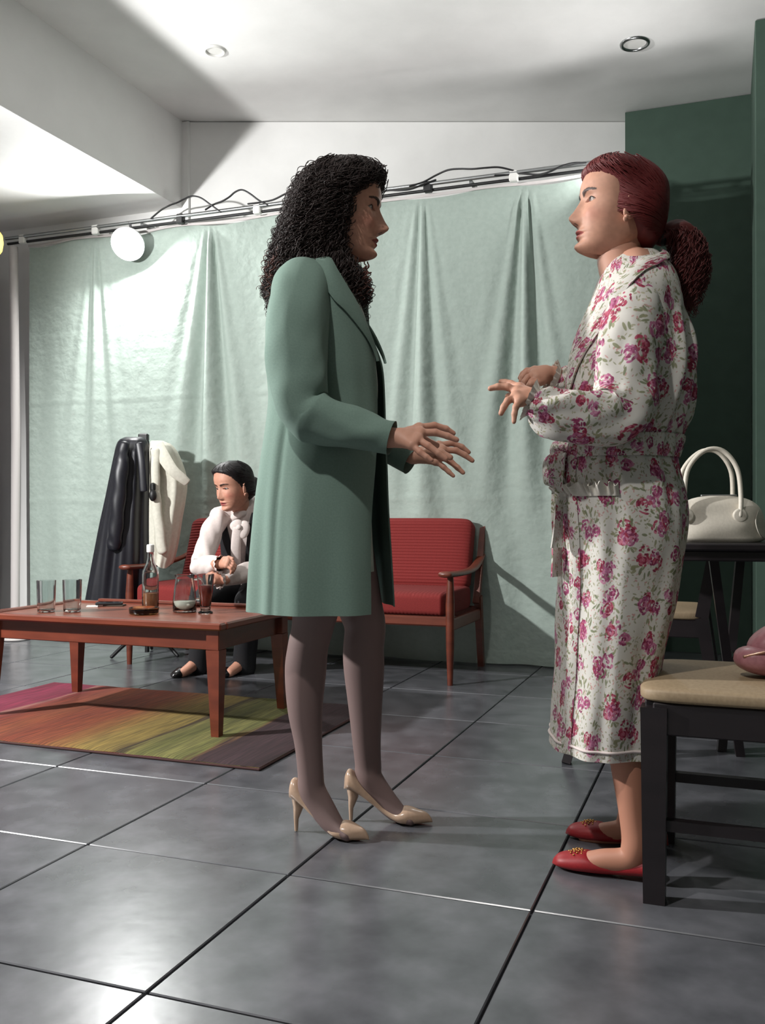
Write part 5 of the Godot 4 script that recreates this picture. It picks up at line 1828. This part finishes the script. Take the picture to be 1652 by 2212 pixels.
# ---------------------------------------------------------------- seated woman
func seated_woman():
	var t := thing("person", "seated woman in a black waistcoat and white blouse leaning forward on the red sofa", "person")
	var D := 4.85
	var sk := lin(190, 138, 116)
	var m := MB.new()
	m.col = sk
	var R := frame(Vector3(-0.66, -0.20, 0.72))
	var base := px(511, 1100, D)
	head(m, base, R, 1.07, {"skin": sk, "lip": lin(150, 72, 70), "brow": lin(30, 20, 18), "blush": lin(192, 112, 98), "open": 0.45, "look": -0.5, "nose": 0.85})
	chain(m, [base + R * Vector3(0, 0.05, -0.025), px(522, 1106, 4.92), px(535, 1135, 4.98)], [0.05, 0.052, 0.07], 18, 5)
	var S0 := px(468, 1114, 4.90)    # her right shoulder
	var S1 := px(590, 1118, 5.06)
	chain(m, [S0 + Vector3(0.02, 0, 0), S0.lerp(S1, 0.5) + Vector3(0, 0.01, 0), S1 - Vector3(0.02, 0, 0)], [0.036, 0.05, 0.036], 16, 5)
	chain(m, [px(533, 1118, 4.98), px(540, 1180, 5.06), px(548, 1240, 5.18), px(552, 1275, 5.28)], [Vector2(0.09, 0.15), Vector2(0.09, 0.14), Vector2(0.10, 0.14), Vector2(0.12, 0.16)], 20, 5)
	var E0 := px(434, 1222, 4.78)
	var W0 := px(474, 1219, 4.66)
	var E1 := px(566, 1228, 4.86)
	var W1 := px(478, 1252, 4.66)
	chain(m, [S0, S0.lerp(E0, 0.5), E0, W0], [0.036, 0.042, 0.036, 0.025], 12, 5)
	chain(m, [S1, S1.lerp(E1, 0.5), E1, W1], [0.036, 0.042, 0.036, 0.025], 12, 5)
	hand(m, W0 + Vector3(0.012, 0, 0.005), W0 - Vector3(0.02, 0, 0), [
		[px(492, 1210, 4.63), px(503, 1214, 4.62), px(508, 1222, 4.62), px(507, 1229, 4.62)],
		[px(492, 1214, 4.61), px(503, 1219, 4.60), px(507, 1226, 4.60), px(505, 1233, 4.60)],
		[px(491, 1218, 4.595), px(501, 1224, 4.585), px(504, 1231, 4.585), px(502, 1237, 4.585)],
		[px(489, 1222, 4.585), px(498, 1228, 4.575), px(500, 1234, 4.575), px(498, 1239, 4.575)]],
		[px(484, 1208, 4.65), px(494, 1205, 4.64), px(502, 1207, 4.63)], sk)
	hand(m, W1 - Vector3(0.012, 0, 0), W1 + Vector3(0.02, 0, 0), [
		[px(461, 1245, 4.66), px(451, 1248, 4.66), px(446, 1255, 4.66), px(446, 1262, 4.66)],
		[px(460, 1249, 4.64), px(450, 1253, 4.64), px(446, 1260, 4.64), px(447, 1266, 4.64)],
		[px(461, 1253, 4.62), px(452, 1258, 4.62), px(449, 1264, 4.62), px(450, 1270, 4.62)],
		[px(463, 1257, 4.61), px(456, 1262, 4.61), px(453, 1267, 4.61), px(454, 1272, 4.61)]],
		[px(468, 1243, 4.66), px(459, 1239, 4.66), px(451, 1240, 4.66)], sk)
	# legs in black trousers belong to the clothing; feet in the shoes
	for q in [[430, 1452], [528, 1456]]:
		var f := px(q[0], q[1], 4.98); f.y = 0.05
		chain(m, [f + Vector3(0, 0.18, 0), f + Vector3(0, 0.03, 0), f + Vector3(-0.03, -0.005, 0.06), f + Vector3(-0.06, -0.025, 0.12)], [0.036, 0.034, 0.03, 0.024], 12, 5)
	part("body", m, skin_mat(), t)
	var white := mat_noise(Color8(206, 192, 188), Color8(222, 210, 205), 0.05, 5.0, 0.85, 4, 60)
	var black := mat_noise(Color8(20, 20, 24), Color8(28, 28, 32), 0.05, 5.0, 0.8, 4, 61)
	m = MB.new()
	var fold := func(s: float, a: float) -> float: return 1.0 + 0.06 * sin(a * 3.0 + s * 24.0) + 0.04 * sin(a * 5.0 + s * 40.0)
	for q in [[S0, E0, W0], [S1, E1, W1]]:
		var p := MB.spline([q[0] + Vector3(0.03 if q[0] == S0 else -0.03, 0.01, 0), q[0].lerp(q[1], 0.35), q[0].lerp(q[1], 0.8), q[1], q[1].lerp(q[2], 0.5), q[2]], 7)
		m.tube(p, MB.spline([0.05, 0.056, 0.055, 0.056, 0.050, 0.034], 7), 26, 0, Vector3(0.001, 0, 1), fold)
		var d: Vector3 = (q[2] - q[1]).normalized()
		m.tube([q[2] - d * 0.008, q[2], q[2] + d * 0.022], [0.034, 0.036, 0.044], 40, 0, Vector3(0.001, 0, 1), func(s, a): return 1.0 + 0.1 * s * sin(a * 11.0))
	chain(m, [px(533, 1110, 4.96), px(540, 1180, 5.05), px(548, 1262, 5.20)], [Vector2(0.095, 0.155), Vector2(0.098, 0.150), Vector2(0.105, 0.150)], 26, 8)
	chain(m, [S0 + Vector3(0.01, 0, 0), S0.lerp(S1, 0.5) + Vector3(0, 0.012, 0), S1 - Vector3(0.01, 0, 0)], [0.048, 0.07, 0.048], 18, 6)
	m.tube(MB.spline([px(505, 1118, 4.88), px(514, 1112, 4.86), px(526, 1108, 4.87), px(540, 1110, 4.92)], 5), range(16).map(func(_i): return Vector2(0.016, 0.02)), 12)
	part("blouse", m, white, t)
	m = MB.new()
	m.pillow(px(511, 1135, 4.845), Vector3(0.036, 0.03, 0.02), 0.9, 0.9, Basis(Vector3(0, 0, 1), 0.5))
	m.pillow(px(526, 1144, 4.845), Vector3(0.032, 0.048, 0.018), 0.9, 0.9, Basis(Vector3(0, 0, 1), -0.25))
	m.tube(MB.spline([px(513, 1142, 4.83), px(509, 1180, 4.86), px(510, 1225, 4.93)], 6), range(13).map(func(_i): return Vector2(0.010, 0.026)), 12, 2)
	m.pillow(px(516, 1139, 4.825), Vector3(0.014, 0.014, 0.012), 1.0, 1.0)
	part("jabot", m, white, t, "white tied neck scarf")
	m = MB.new()
	P_vest(m, D)
	part("waistcoat", m, black, t)
	# trousers: thighs forward, shins down
	m = MB.new()
	for q in [[520, 1272, 5.26, 444, 1296, 4.86, 430, 1436, 4.98], [560, 1275, 5.24, 536, 1300, 4.80, 528, 1440, 4.98]]:
		var a := px(q[0], q[1], q[2])
		var k := px(q[3], q[4], q[5])
		var f := px(q[6], q[7], q[8])
		m.tube(MB.spline([a, a.lerp(k, 0.5), k, k.lerp(f, 0.2) , k.lerp(f, 0.6), f], 6), MB.spline([0.10, 0.088, 0.07, 0.066, 0.062, 0.062], 6), 22, 2, Vector3(0.001, 0, 1), func(s, an): return 1.0 + 0.03 * sin(an * 3.0 + s * 25.0))
	part("trousers", m, black, t)
	for q in [[430, 1452], [528, 1456]]:
		m = MB.new()
		var hl := px(q[0], q[1], 5.02); hl.y = 0
		shoe(m, hl, hl + Vector3(-0.10, 0, 0.205), 0.03, 1.05, 0.3, 1.1)
		part("shoe", m, mat(22, 18, 20, 0.25), t)
	var hm := hair_mat(24, 18, 20)
	m = MB.new()
	var T := {"t": [0.03, 0.045, 0.06, 0.08, 0.10, 0.118, 0.135, 0.155, 0.172, 0.188, 0.205, 0.222, 0.235, 0.241], "dip": 0.05, "f": [-0.075, -0.05, -0.034, -0.012, 0.018, 0.044, 0.062, 0.076, 0.086, 0.091, 0.086, 0.066, 0.037, 0.002], "b": [0.085, 0.095, 0.102, 0.108, 0.111, 0.112, 0.112, 0.110, 0.108, 0.103, 0.090, 0.066, 0.038, 0.002], "w": [0.01, 0.045, 0.060, 0.070, 0.0755, 0.0795, 0.082, 0.083, 0.082, 0.079, 0.071, 0.055, 0.032, 0.002]}
	hair_volume(m, base, R, 1.07, T, 0.002)
	var rng := RandomNumberGenerator.new(); rng.seed = 29
	combed(m, base, R, 1.07, T, Vector3(0, 0.10, -0.112), 500, 0.0015, rng)
	m.pillow(base + R * (Vector3(0, 0.10, -0.13) * 1.07), Vector3(0.04, 0.042, 0.035), 1.0, 1.0, R)
	part("hair", m, hm, t)

func P_vest(m: MB, _d: float):
	# two fronts and a back round the leaning torso
	var ctr := [px(533, 1108, 4.96), px(540, 1180, 5.05), px(548, 1268, 5.21)]
	var rx := [0.168, 0.168, 0.170]
	var rz := [0.128, 0.132, 0.135]
	for side in [0, 1]:
		var P := PackedVector3Array()
		for i in 30:
			var u := i / 29.0
			var c: Vector3 = MB.spline(ctr, 15)[i]
			var a: float = lerpf(rx[0], rx[2], u)
			var b: float = lerpf(rz[0], rz[2], u)
			for j in 20:
				# angle 0 faces her front (towards the camera and left)
				var gap := tab(u, [0.0, 0.4, 1.0], [0.55, 0.32, 0.06])
				var v := j / 19.0
				var ph := lerpf(gap, 1.25 if u < 0.35 else 2.2, v)
				if side == 1: ph = -ph
				var q := Vector3(-sin(ph) * a, 0, cos(ph) * b).rotated(Vector3.UP, -0.35)
				P.append(c + q)
		m.sheet(P, 30, 20, 0.004, 1, 1, PackedVector2Array(), true)

func people():
	cloth_noise.seed = 8; cloth_noise.frequency = 0.022; cloth_noise.fractal_octaves = 2
	woman_in_coat()
	print("woman in coat")
	woman_in_robe()
	print("woman in robe")
	seated_woman()

func _ready():
	var cam := Camera3D.new()
	cam.name = "camera"
	cam.fov = rad_to_deg(2.0 * atan(1106.0 / FOCAL))
	cam.position = Vector3(0, EYE, 0)
	cam.rotation.x = atan(7.0 / FOCAL)
	cam.near = 0.05; cam.far = 60.0
	cam.current = true
	add_child(cam)
	var we := WorldEnvironment.new()
	we.name = "surroundings"
	var e := Environment.new()
	e.background_mode = Environment.BG_COLOR
	e.background_color = Color(0.004, 0.004, 0.005)
	e.tonemap_mode = Environment.TONE_MAPPER_LINEAR
	e.tonemap_exposure = 1.0
	e.sdfgi_enabled = true; e.ssao_enabled = true; e.ssil_enabled = true
	we.environment = e
	add_child(we)
	make_materials()
	# lamps clamped to the rail, one under the lowered ceiling out of the picture on the left, one lit downlight overhead
	clamp_lamp(px(275, 527, 5.96), Vector3(-0.10, -0.66, 1.0), LAMP_A, "glaring white clamp lamp on the rail beside the white pole", 0.11, 14.0, -0.008)
	clamp_lamp(px(1335, 405, 4.86), Vector3(-0.7, 0.85, 0.95), LAMP_B, "clamp lamp on the rail hidden behind the red-haired woman's head", 0.11, 14.0, 0.012)
	clamp_lamp(KEY_AT, Vector3(0.94, -0.46, -0.34), LAMP_KEY, "hooded clamp lamp on a tall stand shining across the room", 0.13, 14.0, -0.01, 0.06, 63.0)
	var t := thing("lamp_stand", "tall black tripod stand holding a clamp lamp", "lamp stand", Vector3(KEY_AT.x - 0.10, 0, KEY_AT.z))
	var m := MB.new(); m.tube([Vector3(0, 0.3, 0), Vector3(0, KEY_AT.y + 0.16, 0)], [0.016, 0.012], 12, 1); part("pole", m, M.black, t)
	for k in 3:
		var a := TAU * k / 3.0
		m = MB.new(); m.tube([Vector3(0, 0.6, 0), Vector3(cos(a) * 0.45, 0.01, sin(a) * 0.45)], [0.01, 0.01], 8); part("leg", m, M.black, t)
	lit_downlight(DOWN_AT, LAMP_DOWN)
	print("lamps")
	room()
	backdrop()
	print("room")
	sofa()
	coffee_table()
	rug()
	coat_stand()
	right_side()
	table_items()
	print("furniture")
	people()
	print("people")

const LAMP_A := 2.3
const LAMP_B := 0.4
const LAMP_KEY := 19.0
const LAMP_DOWN := 5.4
const KEY_AT := Vector3(-3.25, 2.2, -2.70)
const DOWN_AT := Vector3(-1.1, 3.444, -0.65)
